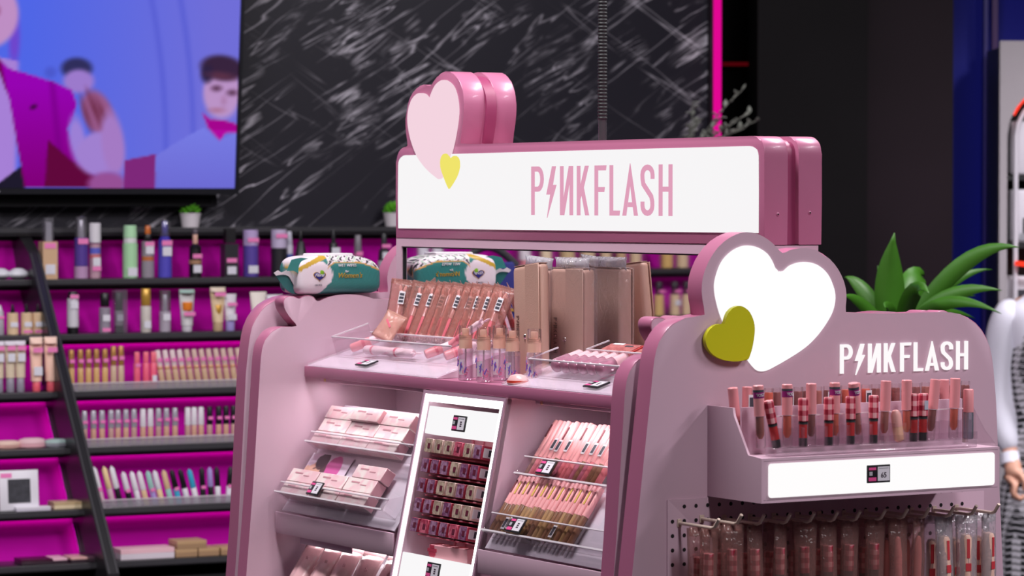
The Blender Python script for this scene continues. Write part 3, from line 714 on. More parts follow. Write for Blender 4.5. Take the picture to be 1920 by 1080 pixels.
for i, (x, bk, d, L_, lab) in enumerate(((-.185, .068, (.55, .75, .12), .075, 'peach lip tint lying in the clear tray, first from the side panel'), (-.125, .067, (1, .03, .0), .085, 'blush lip tint lying crossways in the clear tray, second from the side panel'), (-.035, .066, (1, .04, 0), .085, 'blush rabbit-eared tint lying crossways in the clear tray, third from the side panel'),
                                          (.095, .068, (.25, .8, .05), .06, 'peach lip tint end-on in the clear tray, beside the leaning rabbit-eared tint'), (.165, .068, (.2, .8, .05), .06, 'pink lip tint end-on in the clear tray, last from the side panel'))):
    q = on_wedge('L', x, bk, .0108); dv = GAM @ Vector(d)
    t = tint(q, dv.to_track_quat('Z', 'Y').to_euler(), lab, L_, ears=i == 2, capm=(BUNP, BUNW, BUNW, BUNP, BUNP)[i])
q = on_wedge('L', .105, .112, .012); d = Vector((.85, .12, .42)).normalized()
tint(q, d.to_track_quat('Z', 'Y').to_euler(), 'blush rabbit-eared lip tint leaning out of the clear tray', .105, .0072)
PEACH = CLEAR('peach_bag', (.96, .78, .72), .12, .25, .45, S(238, 186, 172), .4)
q = on_wedge('L', -.135, .106, .018)
t = thing('tint_bag', 'crumpled peach plastic bag standing in the clear tray', 'bag', q, (RAD(-32), RAD(16), RAD(12)))
obj('bag', pillow(.058, .055, .007, 41), PEACH, t); obj('seal', box(.054, .001, .005), PEACH, t, (0, 0, .052)); obj('print', box(.022, .0004, .004), BUNR, t, (0, -.0075, .03), (0, RAD(30), 0))

# row of lip tint pouches leaning on the mirror
POUF = CLEAR('pouch_film', (.93, .74, .70), .10, .3, .24, S(214, 156, 146), .5)
POUCAP = M('pouch_cap', S(250, 214, 218), .4); POUROSE = M('pouch_rose', S(220, 110, 124), .35)
def lip_pouch(loc, rot, label, group, seed, sticker=True):
    t = thing('lip_pouch', label, 'pouch', loc, rot, group)
    obj('film', pillow(.052, .112, .0052, seed, 8, 10), POUF, t)
    obj('top_seal', box(.0515, .0012, .010), POUF, t, (0, 0, .104))
    tb = obj('tint_base', lathe([(.0052, .006), (.0056, .008), (.0056, .045), (.005, .047)], 12), POUROSE, t)
    cp_ = obj('tint_cap', lathe([(.0053, .047), (.0053, .086), (.004, .092)], 12), POUCAP, t)
    for sg in (-1, 1): obj('ear', lathe([(.0008, 0), (.0028, .005), (.0028, .010), (.0008, .014)], 8, 1, .5), POUCAP, cp_, (sg * .0034, 0, .089), (0, RAD(sg * 12), 0))
    if sticker:
        s_ = obj('sticker', box(.012, .0006, .024), BARW, t, (.004, -.0072, .066))
        for k in range(3): obj('barcode', box(.009, .0003, .0045), BARK, s_, (0, -.0005, .003 + k * .0065))
    return t
for i, bx_ in enumerate((781, 802, 821, 837, 852, 873, 891, 908, 928)):
    q = at(bx_ - 22, 622 + i * 1.9, 1, -.104); q.z = WFZ + WSL * math.sin(GA) + .006
    lean = math.atan2(.038, .105)
    lip_pouch(q, (-lean, RAD(9 + (i % 3) * 1.5), RAD(24)), 'rosy lip tint pouch with barcode leaning on the mirror, %s from the side panel' % ORD[i + 1], 'lip tint pouches leaning on the mirror', i, i != 3)
q = at(737, 618, 1, -.105); q.z = WFZ + WSL * math.sin(GA) + .006
lip_pouch(q, (-RAD(14), RAD(6), RAD(38)), 'rosy lip tint pouch turned sideways, leaning on the mirror post', 'lip tint pouches leaning on the mirror', 77)

# brown brush cases
LEA = M('brown_leather', S(194, 154, 138), .5, bump=.15, bscale=500, var=.08, vscale=8); LEAD = M('leather_stitch', S(140, 104, 92), .6); EMB = M('leather_emboss', S(120, 86, 76), .6)
WRAP = CLEAR('wrap_film', (.97, .96, .98), .07, .12, .05, (.85, .83, .88), .8)
def brush_case(loc, rot, label, wd, ht, th, wrap, snap=True):
    t = thing('brush_case', label, 'brush case', loc, rot, 'brush cases')
    b = obj('body', box(wd, th, ht, min(.008, th * .45), 3), LEA, t)
    obj('flap', box(wd * .5, .002, ht - .002, .0008, 1), LEA, t, (wd * .245, -th / 2 - .0008, .001))
    obj('hem', box(wd - .006, th * .8, .0018, .0006, 1), LEAD, t, (0, 0, ht - .001))
    for k, (nm, x0, pts) in enumerate(LET):
        me = prism([((x0 + x) * .0135, z * .0095) for x, z in pts], -.0006, 0, 1, smooth=None)
        obj(nm, me, EMB, b, (-wd * .36, -th / 2 - .0002, ht * .56), (0, RAD(90), 0))
    if snap: obj('snap', lathe([(.0045, 0), (.004, .0012), (.0015, .003)], 12), CHROME, t, (-wd * .03, -th / 2 - .001, ht * .37), (RAD(90), 0, 0))
    if wrap:
        obj('wrap', box(wd + .003, th + .006, ht + .001, .003, 2), WRAP, t)
        rg = random.Random(5); top = pillow(wd + .004, .022, th * .5, 9, 14, 4)
        obj('wrap_crest', top, CLEAR('wrap_crest', (.93, .92, .95), .16, .2, .4, (.8, .77, .85), 1.0), t, (0, 0, ht - .004))
q = at(1000, 600, 1, -.150); brush_case((q.x, -.152, ZC + .0062), (RAD(-2), RAD(-5.5), RAD(-3)), 'brown leather brush case with snap standing behind the mist bottles', .098, .193, .020, False)
q = at(1012, 600, 1, -.100); brush_case((q.x - .012, -.102, ZC + .0036), (0, RAD(3.5), RAD(2)), 'plastic-wrapped brown brush case directly behind the unwrapped one', .088, .190, .018, True)
q = at(1068, 600, 1, -.088); brush_case((q.x + .006, -.086, ZC + .001), (0, 0, RAD(4)), 'brown brush case in crinkled clear wrap beside the unwrapped one', .100, .192, .026, True)

# face mist bottles
PEACHC = M('mist_collar', S(240, 190, 168), .3); MISTG = CLEAR('mist_glass', (.97, .90, .95), .09, .04, .12, (.95, .84, .92)); MISTC = CLEAR('mist_cap', (.97, .94, .95), .16, .05, .02)
VIO = M('print_violet', S(104, 84, 190), .5); VPK = M('print_bubble', S(222, 120, 160), .5)
for i, (px, yy, rz) in enumerate(((873, -.222, 8), (907, -.226, 40), (937, -.172, -20), (961, -.208, 60), (1002, -.197, 120))):
    q = at(px, 660, 1, yy)
    t = thing('mist_bottle', 'clear pink face mist bottle with peach pump, %s' % ('first beside the sloped milky stand', 'second from the sloped milky stand', 'third, half hidden behind the fourth', 'fourth, behind the red compact', 'fifth, in front of the brown case')[i], 'mist bottle', (q.x, yy, ZC + .0005), (0, 0, RAD(rz)), 'face mist bottles')
    r = .0133
    b = obj('bottle', lathe([(r * .85, 0), (r, .002), (r, .052), (r * .92, .0545)], 20), MISTG, t)
    obj('liquid', lathe([(r * .8, .003), (r * .86, .004), (r * .86, .046)], 16), CLEAR('mist_liquid', (.97, .86, .93), .04, .05, .15, (.95, .78, .88)), b)
    obj('dip_tube', lathe([(.0015, .005), (.0015, .054)], 8), WHITEP, b)
    obj('collar', lathe([(r * .86, .0545), (r * .86, .071), (r * .80, .0715), (r * .80, .074), (r * .74, .0745), (r * .74, .077)], 20), PEACHC, t)
    obj('pump', lathe([(.0062, .077), (.0062, .087), (.0055, .089)], 14), PEACHC, t)
    obj('cap', lathe([(r * .9, .0712), (r * .9, .0925), (r * .86, .0935)], 20), MISTC, t)
    for j, ch in enumerate('LASHING'):
        a = RAD(-rz - 135 + j * 17 + (i % 2) * 15)
        o = obj('bubble_letter', text(ch, .016), VIO if j % 2 else VPK, b, ((r + .0002) * math.cos(a), (r + .0002) * math.sin(a), .040 - j * .0042), (0, RAD(20), a + RAD(90)))
    a = RAD(-rz - 60)
    obj('back_label', box(.010, .0004, .026), CLEAR('mist_label', (.98, .95, .97), .1, .3, .5, (.95, .88, .92)), b, ((r + .0003) * math.cos(a), (r + .0003) * math.sin(a), .010), (0, 0, a + RAD(90)))
q = at(966, 716, 1, -.232)
t = thing('compact', 'pale pink rounded compact with red front beside the sloped stand', 'compact', (q.x, -.2265, ZC + .0005), (0, 0, RAD(12)))
obj('shell', lathe([(.012, 0), (.0185, .003), (.0185, .009), (.013, .0165), (.004, .019)], 20, 1.15, .8), M('compact_pink', S(246, 196, 196), .3), t)
obj('red_front', lathe([(.010, .0035), (.0192, .0045), (.0192, .0085), (.012, .010)], 20, 1.15, .8), M('compact_red', S(214, 66, 48), .35), t)

# fat pink tubes and palette on the right stand
FATP = M('fat_pink', S(246, 196, 204), .25, coat=.3); FATC = CLEAR('fat_clear', (.96, .85, .90), .2, .06, .45, S(236, 170, 196))
for i in range(6):
    q = on_wedge('R', -.140 + i * .0272, .047, .0172)
    t = thing('fat_lip_tube', 'fat pale pink lip tube on the sloped stand, %s from the mist bottles' % ORD[i], 'lip tube', q, ((GAM @ Vector((.06, 1, .02))).to_track_quat('Z', 'Y').to_euler()), 'fat pink tubes on the sloped stand')
    r = .0122
    obj('tube', lathe([(r * .55, 0), (r * .9, .003), (r, .007), (r, .032), (r * .94, .033)], 16), FATC, t)
    obj('core', lathe([(r * .5, .006), (r * .55, .008), (r * .55, .031)], 12), M('fat_core', S(224, 140, 176), .4), t)
    obj('cap', lathe([(r * .92, .033), (r * .92, .055), (r * .7, .0585)], 16), FATP, t)
PAL = marbled('palette_top', S(170, 84, 88), S(206, 130, 126), 120)
for i, (x, bk, rz) in enumerate(((-.045, .103, 3), (.055, .104, -2))):
    q = on_wedge('R', x, bk + .004, .014)
    t = thing('blush_palette', ('rosy blush palette with white barcode sticker in the rear clear tray' if i == 0 else 'rosy blush palette with dark print in the rear clear tray, beside the end panel'), 'palette', q, (GA + RAD(4), 0, RAD(rz)))
    obj('case', box(.09, .034, .012, .002), M('palette_red', S(190, 60, 60), .35), t, (0, .02, 0)); obj('lid', box(.084, .028, .001), PAL, t, (0, .02, .012))
    obj('print', box(.03, .006, .0006), VPK if i else BARW, t, (-.02, .032, .013)); obj('print_dark', box(.02, .004, .0006), BARK, t, (.016, .026, .013))

# ---------------------------------------------------------------- wet wipes pack on the side panel
PL, PD, PHt = .176, .085, .073
def wipes_col(co):
    y = co.y / PL + .5; z = co.z / PHt; x = co.x
    TEAL, TEAL2 = S(62, 136, 132), S(46, 112, 112)
    WH, GOLD = S(232, 218, 226), S(196, 160, 60)
    n = math.sin(co.y * 900) * math.sin(co.z * 1100 + co.y * 400) * .5 + .5
    c = mixc(TEAL, TEAL2, .6 * n)
    # white face silhouette on the left of the front
    prof = .355 + .03 * math.sin((z - .2) * 3.1) + (.022 if .42 < z < .52 else 0) + (.016 if .28 < z < .38 else 0) - max(0, .3 - z) * .28 - max(0, z - .66) ** 1.0 * .55
    if y < prof and z < .84: c = WH
    gl = .62 + .55 * max(0, min(1, y / .33)) * .42
    if y < .34:
        d = z - (.56 + .36 * (y / .34) ** .8)
        if d > 0: c = GOLD if d < .12 else (WH if d < .3 else TEAL)
    else:
        edge = .79 - 1.1 * max(0, y - .72) ** 1.25 - 1.6 * max(0, .42 - y)
        if z > edge:
            if z < edge + .035: c = S(206, 160, 84)
            else:
                k = math.sin(co.y * 700 + math.sin(co.z * 600) * 2) + math.sin(co.x * 520 + co.y * 330)
                c = S(50, 54, 62) if k > .75 else S(176, 206, 180) if k < -.9 else WH
    if x < -.2 * PD and z < .8: c = mixc(TEAL, TEAL2, n)
    return c
def wipes_pt(u, v):
    a = 2 * math.pi * v; s_ = (u - .5) * 2
    e = max(0.0, 1 - abs(s_) ** 14) ** .5
    f = lambda t_, p_: math.copysign(abs(t_) ** p_, t_)
    x = f(math.cos(a), .42) * PD / 2 * (.8 + .2 * e); z = f(math.sin(a), .5) * PHt / 2
    top = 1 - .22 * max(0, s_) ** 3 - .06 * max(0, -s_) ** 3
    zz = (z + PHt / 2) * top * (.55 + .45 * e) + (1 - e) * PHt * .16
    return (x, s_ * PL / 2, zz)
nu, nv = 90, 96
vs = [wipes_pt(i / nu, j / nv) for i in range(nu + 1) for j in range(nv)]
fs = [(i * nv + j, i * nv + (j + 1) % nv, (i + 1) * nv + (j + 1) % nv, (i + 1) * nv + j) for i in range(nu) for j in range(nv)]
fs += [tuple(range(nv))[::-1], tuple(nu * nv + j for j in range(nv))]
me = mesh(vs, fs, 60); paint(me, wipes_col)
ztop = max(z for y, z in full)
W = thing('wet_wipes_pack', 'teal and white wet wipes pack lying on top of the pink side panel', 'wet wipes', (-1.236, -.172, ztop + .0005), (0, 0, RAD(2)))
obj('pack', me, PRINT('wipes_print', .28), W)
obj('lid', box(.05, .082, .007, .003, 2), WHITEP, W, (0, -.004, PHt - .004))
TEALM = M('wipes_teal', S(58, 132, 128), .3, bump=.4, bscale=80); SILV = M('wipes_lining', S(214, 204, 210), .35)
def wflap(name, pts, mat, x0, th=.0016, bend=0.0):
    o_ = W.location; P_ = [(y - o_.y, z - o_.z) for y, z in PX(pts, -1.205)]
    return obj(name, prism(smooth_closed(P_, 50, 1), x0, x0 + th, 0), mat, W, (0, 0, 0), (0, 0, bend))
wflap('end_flap', [(519, 515), (532, 513), (547, 514), (557, 530), (569, 552), (553, 551), (538, 541)], M('wipes_teal_dark', S(46, 104, 104), .35, bump=.4, bscale=80), .016)
wflap('crimp', [(516, 512), (524, 507), (531, 511), (541, 507), (549, 512), (556, 531), (568, 551), (561, 551), (545, 519), (533, 515), (520, 517)], SILV, .0185)
wflap('end_fold', [(533, 508), (542, 487), (560, 483), (579, 486), (575, 501), (567, 517), (557, 514), (547, 508)], TEALM, .034)
wflap('crumpled_fold', [(694, 500), (703, 496), (711, 503), (715, 510), (709, 522), (698, 521)], M('wipes_fold_dark', (.03, .035, .035), .3, bump=.8, bscale=90), .02, .006)
wflap('end_flap', [(690, 548), (696, 515), (710, 519), (702, 540)], TEALM, .016)
xf = PD / 2 + .0006
def wtxt(s_, size, y, z, mat, it=0.0, parent=None): return obj('lettering', text(s_, size, it), mat, parent or W, (xf, y, z), (0, 0, RAD(90)))
WHT = M('wipes_white', S(236, 230, 236), .5); GLD = M('wipes_gold', S(206, 160, 40), .4, .3)
wtxt('WET WIPES', .0076, .013, .0535, WHT); wtxt('for', .0062, .012, .0425, WHT, .3); wtxt("Women's", .0135, .018, .0345, GLD, .35); wtxt('120 PCS', .0046, -.049, .0175, M('wipes_ink', S(110, 100, 110), .5))
hp = [(math.sin(RAD(a)) ** 3 * .0135, (13 * math.cos(RAD(a)) - 5 * math.cos(RAD(2 * a)) - 2 * math.cos(RAD(3 * a)) - math.cos(RAD(4 * a))) / 17 * .0105) for a in range(0, 360, 12)]
em = obj('emblem_rim', prism(hp, 0, .0006, 0), GLD, W, (xf - .0004, -.046, .0345))
obj('emblem', prism([(y * .9, z * .88) for y, z in hp], 0, .0006, 0), M('emblem_blue', S(44, 44, 128), .4), em, (.0005, 0, .0002))
obj('leaf', lathe([(.0005, 0), (.0045, .003), (.0045, .006), (.0005, .009)], 8, .12, 1), M('leaf_green', S(130, 180, 40), .4), em, (.001, .001, .004), (RAD(-60), 0, 0))
obj('lettering', text('Floral', .0085, .3), WHT, em, (.0016, -.001, .0015), (0, 0, RAD(90)))

# ---------------------------------------------------------------- lip glosses in the end tray
GCAP = M('gloss_cap_pink', S(232, 150, 156), .35); GCLR = CLEAR('gloss_glass', (.98, .95, .96), .10, .04, .05)
GSH = {'brown': S(178, 104, 94), 'coral': S(224, 104, 78), 'plum': S(150, 84, 82), 'red': S(222, 22, 26)}
def checks(name, c1, c2, c3, n=3):
    m, N, L, p = nt(name); tc = N.new('ShaderNodeTexCoord'); sp = N.new('ShaderNodeSeparateXYZ'); L.new(tc.outputs['Object'], sp.inputs[0])
    at2 = N.new('ShaderNodeMath'); at2.operation = 'ARCTAN2'; L.new(sp.outputs['Y'], at2.inputs[0]); L.new(sp.outputs['X'], at2.inputs[1])
    def band(sock, f):
        k = N.new('ShaderNodeMath'); k.operation = 'MULTIPLY'; k.inputs[1].default_value = f; L.new(sock, k.inputs[0])
        s_ = N.new('ShaderNodeMath'); s_.operation = 'SINE'; L.new(k.outputs[0], s_.inputs[0])
        g = N.new('ShaderNodeMath'); g.operation = 'GREATER_THAN'; g.inputs[1].default_value = 0; L.new(s_.outputs[0], g.inputs[0]); return g
    b1 = band(at2.outputs[0], 4); b2 = band(sp.outputs['Z'], 2 * math.pi / .0155)
    ad = N.new('ShaderNodeMath'); ad.operation = 'ADD'; L.new(b1.outputs[0], ad.inputs[0]); L.new(b2.outputs[0], ad.inputs[1])
    hf = N.new('ShaderNodeMath'); hf.operation = 'MULTIPLY'; hf.inputs[1].default_value = .5; L.new(ad.outputs[0], hf.inputs[0])
    cr = N.new('ShaderNodeValToRGB'); cr.color_ramp.interpolation = 'CONSTANT'; e = cr.color_ramp.elements
    e[0].position = 0; e[0].color = (*c1, 1); e[1].position = .8; e[1].color = (*c3, 1); x = e.new(.3); x.color = (*c2, 1)
    L.new(hf.outputs[0], cr.inputs[0]); L.new(cr.outputs[0], p.inputs['Base Color']); p.inputs['Roughness'].default_value = .4; MATS[name] = m; return m
GING = checks('gingham_check', S(240, 176, 180), S(206, 96, 112), S(150, 24, 50))
def long_gloss(loc, rot, label, group, shade, band=False, L_=.094):
    t = thing('lip_gloss', label, 'lip gloss', loc, rot, group); r = .0078
    obj('glass_base', lathe([(r * .8, 0), (r, .003), (r, .046), (r * .95, .048)], 16), GCLR, t)
    obj('gloss', lathe([(r * .35, .014), (r * .78, .020), (r * .78, .047)], 14), M('lipgloss_' + shade, GSH[shade], .25), t)
    c = obj('cap', lathe([(r * 1.02, .048), (r * 1.02, L_ - .001), (r * .9, L_)], 16), GCAP, t)
    if band:
        obj('cap_band', lathe([(r * 1.05, L_ - .010), (r * 1.05, L_ - .0065)], 16), BARK, c); b_ = obj('cap_label', lathe([(r * 1.04, L_ - .019), (r * 1.04, L_ - .010)], 16), M('label_violet', S(140, 30, 110), .4), c)
        for j, ch in enumerate('TOGT'):
            a = RAD(-8 + j * 24); obj('lettering', text(ch, .006), BARW, b_, (r * 1.08 * math.cos(a - RAD(30)), r * 1.08 * math.sin(a - RAD(30)), L_ - .0146), (0, 0, a + RAD(60)))
    return t
def check_gloss(loc, rot, label, group, sticker=False):
    t = thing('check_gloss', label, 'lip gloss', loc, rot, group); r = .0076
    obj('foot', lathe([(r * .7, 0), (r * .82, .001), (r * .82, .013)], 14), BLACKP, t)
    obj('tint', lathe([(r * .82, .013), (r * .82, .034)], 14), M('lipgloss_red', GSH['red'], .2, coat=.5), t)
    obj('glass', lathe([(r * .9, -.001), (r * .98, 0), (r * .98, .036)], 14), GCLR, t)
    obj('collar', lathe([(r * .9, .0335), (r * .9, .038)], 14), BLACKP, t)
    c = obj('cap', lathe([(r, .038), (r, .071), (r * .92, .0725)], 20), GING, t)
    if sticker: obj('sticker', box(.0006, .007, .014), M('sticker_silver', S(190, 190, 204), .3), c, (r + .0004, 0, .048))
    return t
XG = XB - .026
holder = thing('gloss_holder', 'clear acrylic lip gloss holder on the lightbox shelf', 'display holder', (XG, (Y0 + Y1) / 2, zt + .0005))
obj('base', box(.03, Y1 - Y0 - .07, .012, .001, 1), CLEAR('holder_base', (.95, .91, .94), .1, .08, .15, (.9, .82, .88)), holder)
obj('front_wall', box(.0022, Y1 - Y0 - .07, .012), ACRYL, holder, (.0139, 0, .012)); obj('back_wall', box(.0022, Y1 - Y0 - .07, .045), ACRYL, holder, (-.0139, 0, .012)); obj('wall_edge', box(.0026, Y1 - Y0 - .07, .0016), ACRYLE, holder, (-.0139, 0, .057))
for i in range(18): obj('divider', box(.026, .0015, .03), ACRYL, holder, (0, -(Y1 - Y0 - .09) / 2 + i * (Y1 - Y0 - .09) / 17, .012))
ZG = zt + .0128
for i, (px, sh, bd, tl) in enumerate(((1429, 'brown', 1, -3), (1478, 'coral', 1, 0), (1523, 'plum', 0, 0), (1567, 'coral', 1, 0), (1612, 'brown', 1, -9), (1659, 'brown', 0, 3), (1702, 'coral', 0, 0), (1745, 'plum', 0, 7), (1789, 'coral', 0, 3))):
    q = at(px, 830, 0, XG); long_gloss((XG - .003, q.y, ZG), (RAD(-tl), 0, RAD(rng.uniform(-20, 20))), 'tall pink-capped lip gloss in the clear holder, %s from the box end' % ORD[i], 'tall glosses in the clear holder', sh, bd)
for i, (px, tl) in enumerate(((1456, -13), (1505, 0), (1553, 0), (1594, 0), (1637, 0), (1712, 0), (1729, 1))):
    q = at(px, 838, 0, XG); check_gloss((XG + .001, q.y, ZG), (RAD(-tl), 0, 0), 'red lip gloss with gingham check cap in the clear holder, %s from the box end' % ORD[i], 'gingham glosses in the clear holder', i == 6)
q = at(1686, 838, 0, XG)
t = thing('mini_foundation', 'small rounded peach foundation tube leaning among the lip glosses', 'foundation', (XG, q.y, ZG), (RAD(9), 0, 0))
obj('bottle', lathe([(.004, 0), (.0078, .003), (.0082, .022), (.0078, .024)], 14), M('mini_peach', S(240, 186, 160), .3), t); obj('cap', lathe([(.0082, .024), (.0082, .042), (.005, .0485), (.002, .0495)], 14), M('mini_cap', S(240, 176, 170), .35), t)
q = at(1814, 838, 0, XG)
t = thing('glitter_gloss', 'short pink-capped lip gloss with iridescent clear base at the end of the holder', 'lip gloss', (XG + .002, q.y, ZG)); obj('base', lathe([(.0074, 0), (.0078, .002), (.0078, .041)], 14), CLEAR('irid', (.90, .90, .97), .4, .1, .25, (.7, .75, .9)), t); obj('cap', lathe([(.008, .041), (.008, .075), (.007, .0765)], 16), GCAP, t)
# back row, standing in the trough behind
XBK = (XO + XB - .075) / 2 + .01
for i in range(25):
    px = (1386 if i == 0 else 1370 if i == 1 else 1366 + i * 18.4) if i != 1 else 1400; q = at(px, 745, 0, XBK); pk = i in (0, 1, 13, 24 - 2)
    t = thing('stock_gloss', '%s lip gloss in the trough behind the tray, %s from the box end' % ('pink-capped' if pk else 'bagged dark', ORD[i] if i < 20 else 'twenty-' + ORD[i - 20]), 'lip gloss', (XBK, q.y, zt + .0005), (RAD(7 if i == 0 else rng.uniform(-1.5, 1.5)), 0, 0), 'spare glosses behind the tray')
    if pk: obj('tube', lathe([(.006, 0), (.0065, .05)], 12), M('lipgloss_brown', GSH['brown']), t); obj('cap', lathe([(.0078, .05), (.0078, .099), (.0068, .1)], 14), GCAP, t)
    else:
        sh = rng.choice(['brown', 'plum', 'coral', 'plum'])
        obj('tube', lathe([(.0062, 0), (.0068, .002), (.0068, .088), (.006, .09)], 12), M('lipgloss_' + sh, GSH[sh]), t); obj('clear_cap', lathe([(.0078, .06), (.0078, .0955), (.0074, .0965)], 12), GCLR, t)
        if i % 4 == 2: s_ = obj('sticker', box(.0006, .011, .022), BARW, t, (.0084, 0, .066)); obj('barcode', box(.0004, .008, .015), BARK, s_, (.0004, 0, .003))

# hooks and hanging bags on the pegboard
HOOKM = M('hook_wire', S(226, 206, 190), .35, .1); XT = .196
BAGB = CLEAR('bag_brown', (.93, .82, .80), .10, .22, .22, S(196, 150, 144), .6); BAGW = CLEAR('bag_white', (.95, .93, .95), .16, .2, .25, (.85, .82, .88), .6)
PENP = M('pen_pink', S(232, 150, 150), .4); TUBP = M('tube_peach', S(240, 196, 178), .4); REDI = M('red_ink', S(206, 60, 70), .5)
tips = [(1348, 972)] + [(1390.5, 964), (1433, 964), (1482, 962), (1527, 960), (1571, 958), (1613, 957), (1660, 955), (1701.7, 953), (1742, 952), (1788, 950), (1831, 947), (1873, 944)]
BAGME = [pillow(.038, .15, .0085, 90 + k, 8, 12) for k in range(4)]
for i, (px, py) in enumerate(tips):
    q = at(px, py, 0, XT); zr = q.z - .016
    h = thing('peg_hook', 'metal peg hook carrying bags, %s from the front edge of the pegboard' % ORD[i], 'hook', (XO + .0022, q.y, zr), (0, 0, 0), 'hooks on the pegboard')
    obj('rod', tube([(0.002, 0, 0), (.045, 0, 0), (.088, 0, 0), (.095, 0, .002), (XT - XO - .002, 0, .015)], .0027, 8), HOOKM, h)
    obj('foot', box(.002, .008, .012, .0005, 1), HOOKM, h, (.001, 0, -.006))
    kind = 'check' if i < 9 else 'pen' if i < 10 else 'tube'
    if i == 8: kind = 'pen'
    for j, xx in enumerate((.083, .055)):
        lab = {'check': 'gingham-capped lip gloss', 'pen': 'pink lip pen', 'tube': 'peach cream tube'}[kind]
        tz_ = zr - .0025
        t = thing('hanging_bag', '%s in a clear hanging bag, %s hook from the front edge, %s bag' % (lab, ORD[i], ('front', 'rear')[j]), 'packaged cosmetic', (XO + xx, q.y, tz_), (RAD(rng.uniform(-3, 3)), 0, RAD(rng.uniform(55, 118))), 'bags on the pegboard hooks')
        f_ = BAGW if kind == 'tube' else BAGB
        obj('bag', BAGME[(i * 2 + j) % 4], f_, t, (0, 0, -.15))
        obj('header_tab', box(.03, .0008, .014), f_, t, (0, 0, -.0125))
        zt_ = -.036 - (.008 if j else 0)
        if kind == 'check':
            obj('cap', lathe([(.0072, 0), (.0076, .001), (.0076, .040)], 16), GING, t, (0, 0, zt_ - .04)); obj('collar', lathe([(.007, 0), (.007, .015)], 12), BLACKP, t, (0, 0, zt_ - .055)); obj('tint', lathe([(.0066, 0), (.0068, .035)], 12), MATS['lipgloss_brown'], t, (0, 0, zt_ - .09)); obj('sticker', box(.012, .0006, .02), BARW, t, (.004, -.0094, zt_ - .085))
        elif kind == 'pen':
            obj('pen', lathe([(.0058, 0), (.0062, .08), (.0045, .105), (.002, .109)], 12), PENP, t, (0, 0, zt_ - .1)); s_ = obj('sticker', box(.013, .0006, .026), BARW, t, (0, -.0094, zt_ - .09)); obj('barcode', box(.009, .0004, .014), BARK, s_, (0, -.0004, .006))
        else:
            obj('tube', lathe([(.0085, 0), (.009, .004), (.009, .096), (.007, .101), (.002, .103)], 14), TUBP, t, (0, 0, zt_ - .095)); obj('print', box(.005, .0005, .03), REDI, t, (0, -.0092, zt_ - .03)); obj('print', box(.009, .0005, .012), REDI, t, (0, -.0092, zt_ - .05))

# conduit from the ceiling to the header
q = at(1131, 250, 1, 0.004)
cn = thing('power_conduit', 'black corrugated cable conduit dropping from the ceiling to the header', 'conduit', (q.x, .0025, 1.7965))
prof = []; zz = .04
while zz < 1.59: prof += [(.0075, zz), (.0084, zz + .0015), (.0084, zz + .003), (.0075, zz + .0045)]; zz += .006
obj('corrugated_sleeve', lathe(prof, 12, smooth=30), M('conduit_black', (.012, .012, .014), .6), cn)
obj('braided_end', lathe([(.0068, 0)] + [(.0068 + .0006 * (k % 2), .003 * k) for k in range(1, 14)], 12), M('braid_black', (.06, .06, .065), .4, .3), cn)

# ---------------------------------------------------------------- magenta wall shelving
ZSH = [1.479, 1.332, 1.184, 1.0414, .8895, .760]
def bfr(z): return .1 + (1.619 - z) * .78
SB = M('shelf_black', (.022, .021, .024), .3); SBE = M('shelf_edge', (.05, .048, .054), .25)
MAG = M('magenta_panel', S(172, 0, 146), .75); MAG.node_tree.nodes['Principled BSDF'].inputs['Specular IOR Level'].default_value = .1
MLED = EM('magenta_led', S(255, 0, 228), 4.5); MLED2 = EM('magenta_led_dim', S(255, 0, 228), .8)
LX = wp(AL, 0, 0); SL = AR - AL - .02
SHF = thing('wall_shelving', 'black wall shelving with magenta lit backs along the marble wall', 'shelving', wp((AL + AR) / 2, 0.0005, 0), (0, 0, WROT))
def sp(name, me, mat, a, b, z, rot=(0, 0, 0), label=None, parent=None):
    return obj(name, me, mat, parent or SHF, (a - (AL + AR) / 2, -b, z), rot, label)
AC = (AL + AR) / 2
TOPM = MATS['marble']
sp('top_ledge', box(SL, .11, .022, .001), SB, AC, .055, 1.597); sp('ledge_face', box(SL, .004, .012), SBE, AC, .112, 1.606)
prevz = 1.597
divs = [wpx(73, bfr(1.478) + .02)]
divs = [divs[0] + k for k in (-3.9, -1.83, 0, 1.62)]
for k, z in enumerate(ZSH):
    b1 = bfr(z); b0 = b1 - .13
    sp('shelf', box(SL, .16, .018, .001), SB, AC, b1 - .08, z - .018)
    sp('shelf_edge', box(SL, .003, .012), SBE, AC, b1 + .0015, z - .014)
    bt = bfr(prevz) - .13 if k else -.01 + .03
    tl = math.atan2(b0 - bt, prevz - z)
    sp('back_panel', prism([(-b0, z), (-bt, prevz), (-bt + .012, prevz), (-b0 + .012, z)], -SL / 2, SL / 2, 0), MAG, AC, 0, 0, label='magenta back panel')
    # light strip tucked under the shelf above
    sp('led_strip', box(SL - .04, .008, .006), MLED if k > 1 else MLED2, AC, bt + .02, prevz - .008)
    sp('led_cover', box(SL - .04, .003, .014), SB, AC, bt + .030, prevz - .014)  # added lip that blocks the direct view of the strip
    for dv in divs:
        for sg in (-1, 1):
            L_ = math.hypot(prevz - z, b0 - bt) - .03
            if k > 1:
                sp('led_strip', box(.004, .004, L_ * .8), MLED, dv + sg * .021, b0 + .008, z + .016, (-tl, 0, 0)); sp('led_cover', box(.007, .002, L_ * .84), SB, dv + sg * .0205, b0 + .0125, z + .014, (-tl, 0, 0))  # upright strips, each with an added plate hiding its glow from the front
    prevz = z - .018
sp('base_cabinet', box(SL, bfr(.76) - .03, .71), SB, AC, (bfr(.76) - .03) / 2, 0.0)
